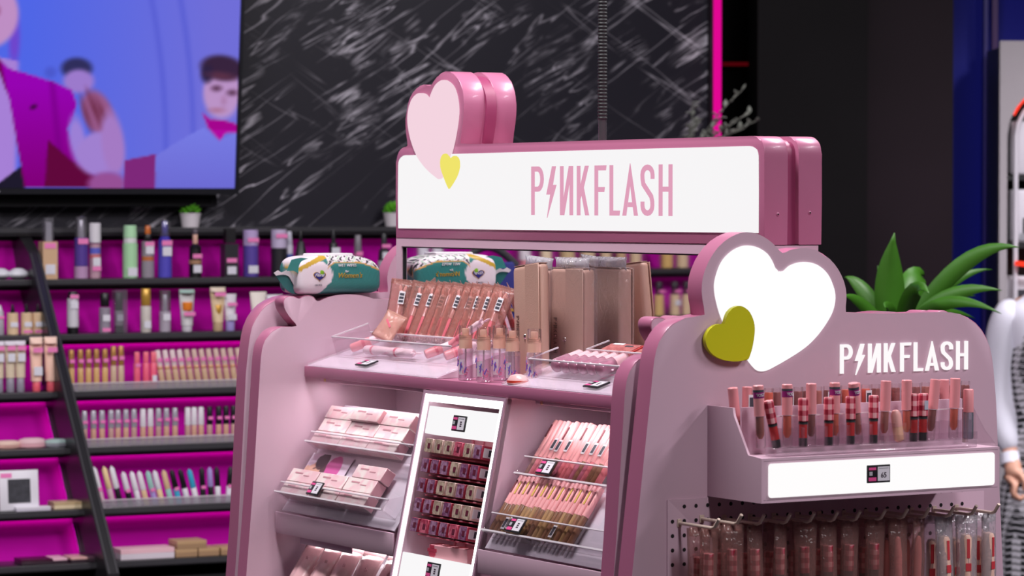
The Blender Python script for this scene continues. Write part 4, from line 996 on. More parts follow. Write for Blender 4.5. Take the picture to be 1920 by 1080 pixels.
for i, dv in enumerate(divs):
    o = sp('divider', prism([(-.0, .01), (-bfr(.74) - .075, .01), (-bfr(.74) - .075, .74), (-bfr(1.55) - .035, 1.55), (-.1, 1.597), (0, 1.597)], -.016, .016, 0), SB, dv, 0, 0)
    e0, e1 = Vector((0, -bfr(.74) - .076, .74)), Vector((0, -bfr(1.55) - .036, 1.55)); ln = (e1 - e0).length; an = math.atan2(e1.y - e0.y, e1.z - e0.z)
    for sg in (-.011, .011): obj('trim_strip', box(.004, .003, ln), M('divider_trim', (.075, .072, .08), .3, .2), o, (sg, e0.y, e0.z), (-an, 0, 0))

CM = {}
def C(r, g, b, rough=.35, metal=0):
    k = (r, g, b, rough, metal)
    if k not in CM: CM[k] = M('tone_%d_%d_%d_%d' % (r, g, b, metal), S(r, g, b), rough, metal * .35)
    return CM[k]
BLK = C(24, 22, 26); SILVER = C(206, 204, 212, .25, 1); STK = C(240, 130, 190, .5); PLT = C(224, 222, 232, .5); CLR = CLEAR('bottle_clear', (.93, .92, .95), .25, .06, .1, (.8, .78, .85)); BEI = C(226, 196, 160)
def loft_tube(w0, w1, h, n=14, m=6):
    """squeeze tube: round at the foot (width w0), flat crimp of width w1 at the top"""
    vs, fs = [], []
    for j in range(m + 1):
        t_ = j / m; rx = (w0 + (w1 - w0) * t_) / 2; ry = w0 / 2 * (1 - t_) + .0012 * t_
        for i in range(n): a = 2 * math.pi * i / n; vs.append((rx * math.cos(a), ry * math.sin(a), h * t_))
    for j in range(m):
        for i in range(n): fs.append((j * n + i, j * n + (i + 1) % n, (j + 1) * n + (i + 1) % n, (j + 1) * n + i))
    fs += [tuple(range(n))[::-1], tuple(m * n + i for i in range(n))]
    return mesh(vs, fs, 60)
loft_tube = cached(loft_tube)
def rnd(v, k=4): return round(v, k)
def shelf_pos(px, row, back=.035, mirror=False):
    b = bfr(ZSH[row]) - back; a = (wmx if mirror else wpx)(px, b); p_ = wp(a, b, ZSH[row] + .0004); return p_, depth(p_) if not mirror else 9.7
def item(name, label, cat, px, row, wpx_, hpx, segs, group=None, sticker=None, plate=None, sq=False, lean=0, back=.035, mirror=False, turn=0):
    """segs: (part, f0, f1, r0, r1, material) as fractions of height and half width; mat tuple = colour"""
    p_, D = shelf_pos(px, row, back, mirror)
    h = hpx / FPX * D; r = wpx_ / FPX * D / 2
    t = thing(name, label, cat, p_, (0, RAD(lean), WROT + RAD(turn)), group)
    if lean: t.rotation_euler = (Matrix.Rotation(WROT, 3, 'Z') @ Matrix.Rotation(RAD(lean), 3, 'Y')).to_euler()
    for nm, f0, f1, r0, r1, mt in segs:
        mt = C(*mt) if isinstance(mt, tuple) else mt
        if nm.startswith('crimp'):
            obj(nm[6:] or 'tube', loft_tube(rnd(2 * r * r0), rnd(2 * r * r1), rnd(h * (f1 - f0))), mt, t, (0, 0, h * f0))
        elif sq: obj(nm, lathe([(rnd(r * r0 * 1.38), rnd(h * f0)), (rnd(r * r1 * 1.38), rnd(h * f1))], 4, smooth=20), mt, t, (0, 0, 0), (0, 0, RAD(45)))
        else: obj(nm, lathe([(rnd(r * r0 * .92), rnd(h * f0)), (rnd(r * r0), rnd(h * f0 + .0015)), (rnd(r * r1), rnd(h * f1 - .0015)), (rnd(r * r1 * .9), rnd(h * f1))], 14), mt, t)
    if sticker is not None: obj('sticker', box(rnd(r * 1.5), .0012, rnd(h * .09)), STK, t, (0, -r * .98 - .0008, h * sticker))
    if plate is not None: obj('label_plate', box(rnd(r * 1.3), .0012, rnd(h * .16)), PLT, t, (0, -r * .98 - .0008, h * plate))
    return t
TS = 'on the top magenta shelf'
item('mist_bottle', 'tan square body mist bottle with silver pump and clear cap, beside the slanted divider', 'bottle', 90, 0, 29, 115, [('bottle', 0, .61, 1, 1, (214, 176, 140)), ('pump', .61, .93, .42, .36, SILVER), ('cap', .62, 1, .6, .58, CLR)], sq=True, sticker=.5, plate=.08)
item('mist_bottle', 'violet spray bottle with silver core and clear cap on the top magenta shelf', 'bottle', 152, 0, 26, 116, [('bottle', 0, .2, 1, 1, (190, 150, 190)), ('upper_bottle', .2, .66, 1, .98, (88, 62, 150)), ('pump', .66, .95, .5, .4, SILVER), ('cap', .66, 1, .86, .84, CLR)], sticker=.56)
item('spray_can', 'slim white-capped spray with blue and red print beside the violet spray', 'bottle', 178, 0, 22, 104, [('can', 0, .62, .95, .95, (190, 150, 166)), ('blue_print', .44, .56, .97, .97, (96, 100, 200)), ('red_print', .36, .44, .97, .97, (206, 110, 120)), ('cap', .64, 1, 1, 1, (226, 222, 228))], sticker=.14, plate=.22)
item('foam_bottle', 'mint green foam bottle with white band on the top magenta shelf', 'bottle', 244, 0, 28, 99, [('bottle', 0, .66, 1, 1, (176, 224, 176)), ('band', .66, .76, .9, .9, (226, 226, 226)), ('lid', .76, 1, .92, .86, (180, 228, 182))], plate=.04)
item('hair_spray', 'grey hair spray with black neck and orange top on the top magenta shelf', 'bottle', 277, 0, 24, 98, [('bottle', 0, .7, 1, .95, (150, 140, 152)), ('orange_print', .32, .42, .98, .98, (190, 110, 60)), ('neck', .7, .84, .62, .6, BLK), ('nozzle', .84, 1, .48, .4, (206, 110, 50))], sticker=.6, plate=.46)
item('blue_spray', 'cobalt blue trigger spray with white label on the top magenta shelf', 'bottle', 309, 0, 27, 108, [('bottle', 0, .62, 1, .95, (84, 76, 190)), ('shoulder', .62, .75, .95, .5, (64, 52, 170)), ('nozzle', .75, .98, .5, .34, (70, 60, 176)), ('cap', .72, 1, .72, .6, CLR)], sticker=.56, plate=.38)
item('serum_bottle', 'black serum bottle with rose gold pump on the top magenta shelf', 'bottle', 366, 0, 24, 90, [('bottle', 0, .62, 1, .95, BLK), ('gold_label', .27, .37, 1.01, 1.01, (170, 130, 100)), ('shoulder', .62, .7, .95, .45, BLK), ('pump', .7, .9, .42, .4, (224, 176, 156)), ('cap', .9, 1, .5, .46, C(90, 80, 90))], sticker=.4, plate=.1)
item('lotion_bottle', 'black lotion bottle with tall black cap on the top magenta shelf', 'bottle', 430, 0, 27, 91, [('bottle', 0, .68, 1, 1, (44, 42, 48)), ('cap', .7, 1, .7, .7, BLK)], sticker=.3, plate=.06, sq=True)
item('mist_bottle', 'violet mist bottle with lilac clear cap on the top magenta shelf', 'bottle', 470, 0, 29, 88, [('bottle', 0, .66, 1, 1, (92, 70, 160)), ('cap', .66, 1, .98, .98, C(190, 168, 214))], sticker=.74, plate=.08)
item('mist_bottle', 'black mist bottle with lilac clear cap beside the wipes pack', 'bottle', 523, 0, 30, 88, [('bottle', 0, .6, 1, 1, (40, 38, 44)), ('cap', .6, 1, .98, .98, C(200, 186, 216)), ('inner_pump', .6, .8, .4, .4, WHITEP)], sticker=.82)
item('spray_pack', 'white spray bottle with blue print standing close beside the black mist', 'bottle', 542, 0, 16, 84, [('bottle', 0, .7, 1, .9, (196, 190, 206)), ('blue_print', .4, .5, 1.01, 1.01, (60, 80, 160)), ('cap', .7, 1, .8, .6, (206, 204, 220))], sticker=.3, back=.05)
item('cone_bottle', 'black cone-shaped bottle behind the wipes pack', 'bottle', 564, 0, 28, 84, [('bottle', 0, .4, 1, .9, BLK), ('cone', .4, .78, .9, .42, (34, 34, 38)), ('tip', .78, 1, .26, .2, BLK)], plate=.3)
item('dropper_bottle', 'amber dropper bottle with black rubber top behind the wipes pack', 'bottle', 625, 0, 25, 86, [('bottle', 0, .5, 1, .9, (110, 56, 34)), ('collar', .5, .72, .66, .62, BLK), ('dropper', .72, 1, .34, .24, (40, 40, 44))], plate=.46)
item('serum_bottle', 'grey-capped slim serum with two pink stickers behind the wipes pack', 'bottle', 671, 0, 17, 76, [('bottle', 0, .55, 1, 1, (190, 120, 150)), ('cap', .55, 1, .85, .7, C(130, 124, 132))], sticker=.5)
item('oil_bottle', 'white-labelled oil bottle with black tip and pink sticker beside the mirror post', 'bottle', 720, 0, 24, 78, [('bottle', 0, .35, 1, 1, (196, 190, 202)), ('dark_band', .35, .62, .95, .8, (44, 42, 48)), ('tip', .62, 1, .5, .4, (52, 52, 56))], sticker=.66, plate=.4)
for i, px in enumerate((34, 0)):
    p_, D = shelf_pos(px, 0); t = thing('brush_pebble', 'silver pebble-shaped compact %s the slanted divider' % ('next to' if i == 0 else 'second from'), 'compact', p_, (0, 0, WROT), 'silver compacts')
    obj('shell_bottom', lathe([(.012, 0), (.028, .008), (.0292, .0125)], 20, 1, .7), SILVER, t); obj('shell_top', lathe([(.0292, .0130), (.026, .022), (.012, .030), (.002, .031)], 20, 1, .7), C(220, 220, 226, .3), t)
R2 = 'on the second magenta shelf'
item('roll_on', 'white roller bottle with black cap and black foot on the second shelf', 'bottle', 136, 1, 22, 79, [('foot', 0, .15, 1, 1, BLK), ('bottle', .15, .84, 1, .95, (214, 210, 218)), ('cap', .84, 1, .9, .8, BLK)], sticker=.84, plate=.6)
item('primer_bottle', 'grey primer bottle with black cap on the second shelf', 'bottle', 196, 1, 21, 75, [('bottle', 0, .64, 1, 1, (150, 142, 156)), ('cap', .66, 1, .82, .8, BLK)], plate=.3, sticker=.04)
t = item('boxed_primer', 'black primer bottle in a clear pink box on the second shelf', 'bottle', 222, 1, 18, 76, [('foot', 0, .18, 1, 1, BLK), ('bottle', .18, .55, 1, 1, (176, 170, 180)), ('cap', .55, 1, .95, .9, BLK)], plate=.3)
obj('clear_box', box(.034, .032, .118, .001, 1), CLR, t, (.003, 0, 0))
item('gold_bottle', 'white bottle with tall gold cap on the second shelf', 'bottle', 273, 1, 20, 82, [('bottle', 0, .6, 1, 1, (224, 216, 208)), ('cap', .61, 1, .96, .92, C(206, 160, 70, .25, 1))], plate=.1)
item('mist_bottle', 'silver-topped mist bottle under a clear cap on the second shelf', 'bottle', 309, 1, 21, 78, [('bottle', 0, .5, 1, 1, (176, 166, 180)), ('pump', .5, .9, .5, .45, SILVER), ('cap', .5, 1, 1, .98, CLR)], plate=.28)
item('cream_tube', 'white and orange cream tube with green crimp on the second shelf', 'tube', 350, 1, 30, 79, [('cap', 0, .14, .62, .62, (220, 214, 222)), ('crimp_tube', .14, .92, .72, 1, (206, 204, 206)), ('orange_print', .5, .7, .7, .72, (246, 140, 50)), ('crimp_seal', .92, 1, 1, 1, (176, 206, 190))], sticker=.38)
item('cream_tube', 'beige cream tube with gold print and flared top on the second shelf', 'tube', 408, 1, 30, 82, [('cap', 0, .2, .62, .62, (206, 176, 140)), ('crimp_tube', .2, .9, .66, 1, (226, 200, 160)), ('gold_print', .36, .6, .5, .52, C(200, 150, 60, .3, 1)), ('crimp_seal', .9, 1, 1, 1, (244, 226, 200))], sticker=.8)
item('cream_tube', 'white cream tube with lavender foot beside the beige tube', 'tube', 431, 1, 25, 69, [('cap', 0, .28, .68, .68, (176, 160, 224)), ('crimp_tube', .28, 1, .74, 1, (226, 220, 228))], sticker=.68, plate=.3)
item('cream_tube', 'large plain cream-white tube beside the pink side panel', 'tube', 484, 1, 33, 72, [('cap', 0, .2, .6, .6, (226, 214, 204)), ('crimp_tube', .2, 1, .7, 1, (240, 230, 220))])
item('cream_tube', 'white tube half hidden behind the pink side panel', 'tube', 515, 1, 33, 66, [('cap', 0, .2, .6, .6, (226, 220, 224)), ('crimp_tube', .2, 1, .7, 1, (232, 228, 234))])
for i, px in enumerate((70, 49, 23)):
    item('foundation_dropper', 'beige foundation bottle with black dropper, %s left of the slanted divider' % ORD[i], 'foundation', px, 1, 22, 57, [('bottle', 0, .72, 1, .95, BEI), ('dropper', .72, 1, .42, .16, BLK)], 'dropper foundations', sticker=.06 if i < 2 else None, plate=.26)
item('lotion_bottle', 'silver-grey rounded lotion bottle left of the dropper foundations', 'bottle', -2, 1, 18, 56, [('bottle', 0, .8, 1, .9, (176, 172, 180)), ('cap', .8, 1, .7, .4, (210, 206, 214))], sticker=.55)
R3 = 2
for i, px in enumerate((133, 150, 165, 180, 196, 212, 226)):
    item('concealer', 'gold-capped tan concealer stick, %s from the slanted divider' % ORD[i], 'concealer', px, R3, 12, 76 + (5 if i > 4 else 0), [('tube', 0, .55, 1, 1, (214, 170, 110) if i < 5 else (206, 178, 150)), ('cap', .56, 1, .95, .86, C(190, 140, 80, .3, 1))], 'gold concealers', sticker=.68)
for i, px in enumerate((256, 273, 287)):
    item('lip_oil', 'coral pink lip oil stick, %s after the gold concealers' % ORD[i], 'lip oil', px, R3, 13, 69, [('tube', 0, .7, 1, 1, (240, 100, 130)), ('cap', .71, 1, .8, .78, (250, 120, 140))], 'coral lip oils', sticker=.6 if i == 0 else None, plate=.2 if i == 2 else None)
for i in range(14):
    px = 301 + i * 13.6
    item('concealer', 'white-capped rose gold concealer leaning in the clear tray, %s after the coral oils' % ORD[i], 'concealer', px + 4, R3, 11.5, 72, [('tube', 0, .5, 1, 1, (206, 172, 140)), ('ring', .5, .58, 1.02, 1.02, C(222, 170, 130, .3, 1)), ('cap', .58, 1, .95, .85, (236, 214, 214) if i < 4 else (220, 190, 176))], 'white-capped concealers', sticker=.7, lean=-9)
for i, px in enumerate((97, 70)):
    item('bb_tube', 'peach BB cream tube with coral cap, %s left of the slanted divider' % ORD[i], 'tube', px - 3, R3, 25, 102, [('cap', 0, .19, .62, .6, (240, 100, 116)), ('crimp_tube', .19, .88, .8, 1, (246, 200, 180)), ('crimp_seal', .88, 1, 1, 1, (250, 214, 196))], 'peach tubes', sticker=.72, plate=.3 if i else None)
for i, px in enumerate((37, 18, -3)):
    item('bb_tube', 'silver and beige BB cream tube with grey cap, %s beside the peach tubes' % ORD[i], 'tube', px, R3, 21, 96, [('cap', 0, .28, .75, .7, (150, 144, 158)), ('crimp_tube', .28, .92, .85, 1, (214, 196, 170)), ('crimp_seal', .92, 1, 1, 1, (226, 220, 226))], 'silver tubes', sticker=.82, plate=.6)
for i, px in enumerate((157, 174, 190, 207, 220, 235, 250, 267, 281, 296, 311, 327, 351, 363, 376, 392, 409, 423, 437, 452)):
    bk = i > 14; wt = i in (7, 8, 12, 13, 14)
    item('lip_liner_gloss', '%s concealer tube, %s from the divider on the fourth shelf' % ('black-capped' if bk else 'white-capped' if wt else 'silver-capped', ORD[i]), 'concealer', px, 3, 12, 66, [('tube', 0, .5, .9, .9, (206, 160, 136) if i % 3 else (190, 150, 140)), ('cap', .5, 1, 1, .84, BLK if bk else (232, 226, 232) if wt else C(190, 186, 196, .3, 1))], 'concealers on the fourth shelf', sticker=None if wt else .64)
pc = [(236, 232, 238), (240, 210, 160), (236, 234, 240), (230, 224, 232), (236, 232, 238), (234, 226, 232), (160, 206, 196), (232, 228, 236), (222, 190, 150), BLK, BLK, (60, 170, 206), BLK, (170, 150, 214), BLK, BLK, (230, 226, 232)]
for i, px in enumerate((186, 205, 219, 238, 254, 268, 284, 297, 314, 329, 345, 362, 378, 393, 406, 425, 438)):
    hp_ = 78 if i < 3 else 66
    nm = ['white and gold', 'cream-tipped', 'black-banded white', 'pink-tipped white', 'plain white', 'white and black', 'mint-banded', 'white soft-grip', 'tan', 'black pink-banded', 'all black', 'sky blue banded', 'slender black', 'lavender', 'silver-banded black', 'short black', 'pink-topped white'][i]
    item('eye_pencil', '%s eye pencil leaning in the clear tray, %s from the divider' % (nm, ORD[i]), 'pencil', px + (6 if i < 12 else 2), 4, 11.5, hp_, [('barrel', 0, .45, .9, .95, C(214, 180, 190) if i < 2 else pc[(i * 5) % 17]), ('cap', .45, .94, 1, .85, pc[i]), ('tip', .94, 1, .6, .3, pc[i])], 'eye pencils', sticker=.4 if i % 3 == 0 else None, lean=-14 if i < 12 else (-3 if i < 15 else 4))
# clear troughs holding the sticks
for row, x0, x1 in ((2, 132, 470), (3, 160, 470), (4, 190, 470)):
    (p0, D0), (p1, D1) = shelf_pos(x0, row, .012), shelf_pos(x1, row, .012)
    tr = thing('clear_trough', 'clear acrylic trough holding sticks on the %s magenta shelf' % ('third', 'fourth', 'fifth')[row - 2], 'display tray', (p0 + p1) / 2, (0, 0, WROT))
    ln = (p1 - p0).length; obj('front_bar', box(ln, .003, .018), CLEAR('trough_clear', (.9, .88, .92), .5, .15, .3, (.85, .82, .88)), tr); obj('rail', box(ln, .004, .003), ACRYLE, tr, (0, -.002, .018)); obj('floor_plate', box(ln, .05, .0003, at_=(0, .028)), ACRYL, tr)
def flat(name, label, cat, px, row, wpx_, dz, hpx, cols, group=None, back=.05, dp=.07, round_=False, dpx=0):
    p_, D = shelf_pos(px, row, back); w_ = wpx_ / FPX * D / .93; h = hpx / FPX * D
    t = thing(name, label, cat, p_ + Vector((0, 0, dz)), (0, 0, WROT + RAD(dpx)), group)
    if round_: obj('base', lathe([(rnd(w_ * .44), 0), (rnd(w_ * .5), .003), (rnd(w_ * .5), rnd(h * .5))], 20, 1, .6), C(*cols[1]), t); obj('lid', lathe([(rnd(w_ * .5), rnd(h * .52)), (rnd(w_ * .48), rnd(h * .85)), (rnd(w_ * .3), rnd(h))], 20, 1, .6), C(*cols[0]), t)
    else: obj('base', box(rnd(w_), dp, rnd(h * .55), .0008, 1), C(*cols[1]), t); obj('lid', box(rnd(w_), dp, rnd(h * .45), .0008, 1), C(*cols[0]), t, (0, 0, h * .55))
    return t
flat('powder_compact', 'pale pink rounded compact on the fourth shelf left of the divider', 'compact', 58, 3, 48, 0, 18, ((240, 200, 206), (226, 170, 180)), round_=True)
flat('powder_compact', 'peach rounded compact beside the pale pink one', 'compact', 12, 3, 46, 0, 15, ((240, 206, 190), (220, 170, 160)), round_=True)
flat('powder_compact', 'grey-green flat compact next to the slanted divider', 'compact', 104, 3, 42, 0, 15, ((176, 200, 196), (150, 150, 160)), round_=True)
p_, D = shelf_pos(33, 4, .03)
t = thing('palette_box', 'white palette box with dark window standing on the fifth shelf', 'palette', p_, (RAD(-6), 0, WROT)); t.rotation_euler = (Matrix.Rotation(WROT, 3, 'Z') @ Matrix.Rotation(RAD(-6), 3, 'X')).to_euler()
obj('box', box(.105, .02, .105, .002), C(228, 224, 232), t); obj('window', box(.06, .002, .062), M('hair_window', (.05, .05, .06), .3, var=.8, vscale=60), t, (.0, -.0102, .02)); obj('sticker', box(.03, .0015, .012), STK, t, (-.034, -.0102, .086))
flat('powder_palette', 'gold-lidded flat palette lying beside the standing white palette', 'palette', 133, 4, 76, 0, 13, ((196, 170, 130), (226, 206, 170)), dp=.06)
flat('powder_palette', 'white flat palette lying at the foot of the standing palette', 'palette', 58, 4, 62, 0, 8, ((230, 226, 234), (206, 200, 214)), dp=.03, back=.012)
flat('gift_box', 'long pale pink box lying on the lowest shelf by the divider', 'carton', 267, 5, 98, 0, 20, ((244, 196, 206), (226, 214, 224)))
for i, (px, w_, dz) in enumerate(((340, 40, 0), (382, 38, 0), (424, 38, 0), (350, 54, .0215))):
    flat('gold_box', 'tan %s on the lowest shelf, %s' % ('carton', ('next to the long pink box', 'second from the long pink box', 'third from the long pink box', 'lying on top of two others')[i]), 'carton', px, 5, w_, dz, 15, ((196, 160, 120), (170, 136, 104)), 'tan cartons')
for i, (px, w_, c1) in enumerate(((103, 26, (240, 190, 206)), (140, 32, (226, 176, 170)), (168, 30, (90, 60, 76)), (60, 56, (70, 20, 50)))):
    flat('mini_compact', '%s on the lowest shelf left of the divider' % ('blush pink small compact', 'peach small compact', 'dark plum small palette', 'flat black palette')[i], 'compact', px, 5, w_, 0, 10, (c1, (60, 44, 54)))

# potted succulents on the ledge
def succulent(px, lab):
    b = .055; a = wpx(px, b); p_ = wp(a, b, 1.6195)
    t = thing('potted_succulent', lab, 'potted plant', p_, (0, 0, WROT))
    obj('pot', lathe([(.024, 0), (.0295, .036), (.031, .037), (.031, .04), (.027, .04), (.026, .034)], 20), M('pot_white', S(222, 214, 220), .5), t)
    obj('soil', lathe([(.0255, .03), (.0255, .033)], 16), M('soil', (.03, .02, .015), .9), t)
    GR = M('succulent_green', S(96, 176, 42), .5, var=.3, vscale=40)
    rg = random.Random(px); lf = lathe([(.002, 0), (.0065, .006), (.0075, .013), (.002, .021)], 8, 1, .6)
    for k in range(34):
        a_ = k * 2.4; el = 12 + 70 * (k / 33) ; d = Vector((math.cos(a_) * math.cos(RAD(90 - el * 1.1)), math.sin(a_) * math.cos(RAD(90 - el * 1.1)), math.sin(RAD(90 - el * 1.1))))
        d.z = abs(d.z); o = obj('leaf', lf, GR, t, d * .012 + Vector((0, 0, .042)), d.to_track_quat('Z', 'Y').to_euler()); 
    return t
succulent(357, 'small green succulent in a white pot under the television'); succulent(738, 'small green succulent in a white pot beside the pink header')

# ---------------------------------------------------------------- what the mirror shows further along the same shelving
def found(px, row, w_, h_, body, cap, lab, sticker=None, plate=None, gold=False, capf=.62):
    item('foundation', lab, 'foundation', px, row, w_, h_, [('bottle', 0, capf, 1, .96, body)] + ([('collar', capf, capf + .08, .8, .8, C(206, 160, 80, .3, 1))] if gold else []) + [('cap', capf + (.08 if gold else 0), 1, .72, .7, cap)], 'foundations seen in the mirror', sticker=sticker, plate=plate, mirror=True)
mr = [(1272, 24, 74, BEI, WHITEP, 1), (1243, 24, 76, (222, 180, 110), WHITEP, 1), (1184, 24, 92, BEI, CLR, 0), (1157, 20, 90, (206, 170, 130), CLR, 0), (1128, 22, 94, BEI, CLR, 0), (1094, 30, 96, BEI, WHITEP, 1), (1056, 30, 96, (214, 184, 140), WHITEP, 1)]
for i, (px, w_, h_, bd, cpm, g) in enumerate(mr): found(px, 0, w_, h_, bd, cpm, 'beige foundation bottle with %s cap reflected in the mirror, %s from the end panel' % ('gold-collared white' if g else 'clear', ORD[i]), .8 if not g else None, None, bool(g))
item('cream_tube', 'cream and pink tube with pink sticker reflected in the mirror', 'tube', 1016, 0, 30, 96, [('cap', 0, .2, .6, .6, (226, 190, 140)), ('crimp_tube', .2, 1, .72, 1, (240, 214, 180))], sticker=.7, mirror=True)
item('cream_tube', 'white tube with pink foot reflected in the mirror beside the navy bag', 'tube', 976, 0, 32, 98, [('cap', 0, .2, .6, .6, (244, 150, 160)), ('crimp_tube', .2, 1, .72, 1, (236, 224, 232))], sticker=.72, mirror=True)
for i, px in enumerate((812, 785)): item('face_wash', 'white face wash tube with pink sticker reflected above the wipes pack, %s one' % ('near' if i else 'far'), 'tube', px, 0, 26, 96, [('cap', 0, .2, .7, .7, (214, 204, 220)), ('crimp_tube', .2, 1, .8, 1, (228, 222, 232))], sticker=.78, mirror=True)
for i, (px, bd) in enumerate(((1280, BEI), (1258, BEI), (1228, (222, 186, 120)), (1184, (232, 214, 186)), (1163, BEI), (1146, (190, 160, 130)))): found(px, 1, 20, 66, bd, BLK, 'beige black-capped foundation reflected low in the mirror, %s from the end panel' % ORD[i], .68, .3 if i % 2 else None)
# navy bag on a plinth that the mirror shows
vq = CAM + (FH + CR * ((915 - 960) / FPX)) * 7.6; rq = Vector((vq.x, 2 * -.046 - vq.y, 0))
pt = thing('plinth', 'dark grey plinth standing in front of the shelving, seen only in the mirror', 'plinth', rq, (0, 0, RAD(20)))
obj('column', box(.3, .3, 1.36, .004), M('plinth_grey', (.05, .05, .055), .5), pt); obj('top', box(.32, .32, .03, .004), SB, pt, (0, 0, 1.36))
nb = thing('navy_bag', 'navy handbag with black handle and gold zip, reflected in the mirror', 'handbag', rq + Vector((0, 0, 1.3905)), (0, 0, RAD(110)))
obj('body', prism(smooth_closed([(-.085, 0), (.085, 0), (.07, .11), (.05, .155), (-.055, .16), (-.075, .10)], 60), -.04, .04, 1, .008), M('navy_cloth', S(34, 36, 110), .8, bump=.3, bscale=400), nb)
obj('handle', tube([(-.07 + .14 * k / 12, 0, .15 + .045 * math.sin(math.pi * k / 12)) for k in range(13)], .009, 8), M('black_cloth', (.015, .015, .017), .8), nb)
obj('zip', box(.15, .003, .006), C(200, 150, 60, .3, 1), nb, (0, -.042, .055), (0, RAD(-12), 0))

# ---------------------------------------------------------------- television
ab = wpx(440, .13); D_T = depth(wp(ab, .13, 1.7)); KX, KZ = .001634, .001475
tv = thing('television', 'large wall television showing people in pink against blue', 'television', wp(ab, .13, zpx(353, D_T)), (0, 0, WROT))
tv.rotation_euler = (Matrix.Rotation(WROT, 3, 'Z') @ Matrix.Rotation(RAD(5.6), 3, 'X')).to_euler()
TW, THh = 1.21, .68
def inpoly(x, y, P):
    r = False
    for (x0, y0), (x1, y1) in zip(P, P[1:] + P[:1]):
        if (y0 > y) != (y1 > y) and x < (x1 - x0) * (y - y0) / (y1 - y0) + x0: r = not r
    return r
JACK = [(-40, 60), (2, 104), (28, 130), (70, 142), (110, 155), (138, 168), (148, 195), (140, 225), (132, 240), (150, 300), (210, 352), (60, 352), (48, 290), (30, 190), (8, 130)]
JD = [(98, 262), (140, 300), (215, 352), (95, 352)]
SCARF = [(372, 206), (388, 220), (415, 222), (441, 230), (440, 246), (418, 246), (407, 262), (384, 236)]
BODY = [(290, 292), (318, 272), (352, 250), (378, 236), (405, 262), (445, 240), (445, 400), (296, 400)]
def tvpic(co):
    x, y = 437 + co.x / KX, 353 - co.z / KZ
    c = mixc((80, 102, 230), (112, 110, 216), max(0, min(1, (x - 60) / 330)))
    for k, (cx, r) in enumerate(((-330, 640), (-330, 690))):   # two faint arcs
        d = abs(math.hypot((x - cx) * 1.0, (y - 330) * .62) - r) - 4; c = mixc(c, (82, 88, 206), .7 * soft(d, 10))
    E_ = lambda cx, cy, rx, ry, colr, a=0, s=9, k=1: mixc(c, colr, k * soft(ell(x, y, cx, cy, rx, ry, a), s))
    c = E_(36, 78, 9, 46, (110, 70, 205)); c = E_(-8, 30, 50, 62, (190, 142, 196)); c = E_(2, 24, 7, 10, (140, 70, 110))
    if x < 48 and y > 108 + max(0, x) * .2: c = mixc(c, (166, 128, 214), soft(max(x - 44, 100 - y), 10))
    if y > 352 - max(0, (x - 5)) * .85 and x < 60: c = (30, 26, 44)
    c = E_(100, 136, 10, 10, (70, 80, 190), k=.6); c = E_(146, 128, 27, 20, (48, 46, 92)); c = E_(150, 152, 27, 22, (156, 122, 204))
    if inpoly(x, y, JACK):
        c = mixc((150, 4, 178), (128, 0, 120), max(0, min(1, (y - 160) / 190)))
        d = abs(x - (8 + (y - 115) * .2)) - 4; c = mixc(c, (90, 6, 40), .9 * soft(d, 9) if y > 112 else 0)
        d = abs(x - (104 + (y - 160) * .12)) - 5; c = mixc(c, (116, 0, 130), .6 * soft(d, 9))
    if inpoly(x, y, JD): c = (96, 8, 60)
    c = E_(72, 201, 6, 4, (60, 10, 60), -30, 5)
    c = E_(186, 212, 26, 46, (150, 88, 136), -22); c = E_(180, 205, 4, 26, (104, 40, 66), -22); c = E_(196, 216, 4, 24, (110, 44, 70), -24); c = E_(165, 215, 4, 24, (112, 52, 84), -18)
    c = E_(150, 262, 14, 44, (156, 128, 214), -8); c = E_(190, 288, 40, 42, (160, 128, 208), 25); c = E_(214, 270, 20, 62, (164, 122, 196), -8); c = E_(205, 345, 34, 22, (150, 80, 150), 0)
    if 236 < x < 292 and y > 300 - (x - 236) * .22: c = (126, 40, 122)
    if inpoly(x, y, BODY): c = mixc((118, 122, 226), (108, 106, 210), (y - 250) / 110)
    c = E_(408, 168, 34, 50, (186, 146, 198)); c = E_(408, 122, 40, 24, (56, 36, 62), 8); c = E_(380, 134, 11, 16, (44, 34, 66)); c = E_(405, 137, 26, 7, (120, 60, 80), 6, k=.5)
    c = E_(398, 161, 8, 5, (84, 48, 76)); c = E_(427, 169, 8, 5, (84, 48, 76)); c = E_(412, 186, 5, 9, (170, 124, 170)); c = E_(400, 203, 11, 4, (160, 96, 120)); c = E_(412, 206, 26, 16, (186, 150, 206), k=.25)
    if inpoly(x, y, SCARF): c = (164, 6, 142) if y < 240 else (178, 10, 160)
    return S(*[max(0, min(255, v)) for v in c])
def tvaa(co):
    a = [tvpic(Vector((co.x + dx * KX, 0, co.z + dz * KZ))) for dx, dz in ((-1, -.5), (.5, -1), (1, .5), (-.5, 1))]
    return tuple(sum(q) / 4 for q in zip(*a))
me = sheet(lambda u, v: (-TW + u * TW, 0, v * THh), 200, 125, None); paint(me, tvaa)
obj('housing', box(TW + .02, .035, THh + .03, .004), BLACKP, tv, (-TW / 2, .019, -.018))
obj('screen', me, PRINT('tv_picture', emit=1.0), tv, (0, 0, 0), label='lit picture of people in magenta and white')
for nm, me, lc in (('bezel_side', box(.01, .008, THh + .02), (.006, -.002, -.010)), ('bezel_side', box(.01, .008, THh + .02), (-TW - .006, -.002, -.010)), ('bezel_bottom', box(TW + .022, .01, .016), (-TW / 2, -.003, -.0165)), ('bezel_top', box(TW + .022, .008, .01), (-TW / 2, -.002, THh))):
    obj(nm, me, M('bezel_black', (.012, .012, .016), .3), tv, lc)
obj('maker_plate', box(.05, .002, .004), C(150, 148, 156), tv, (-(437 - 0) * KX, -.009, -.011))
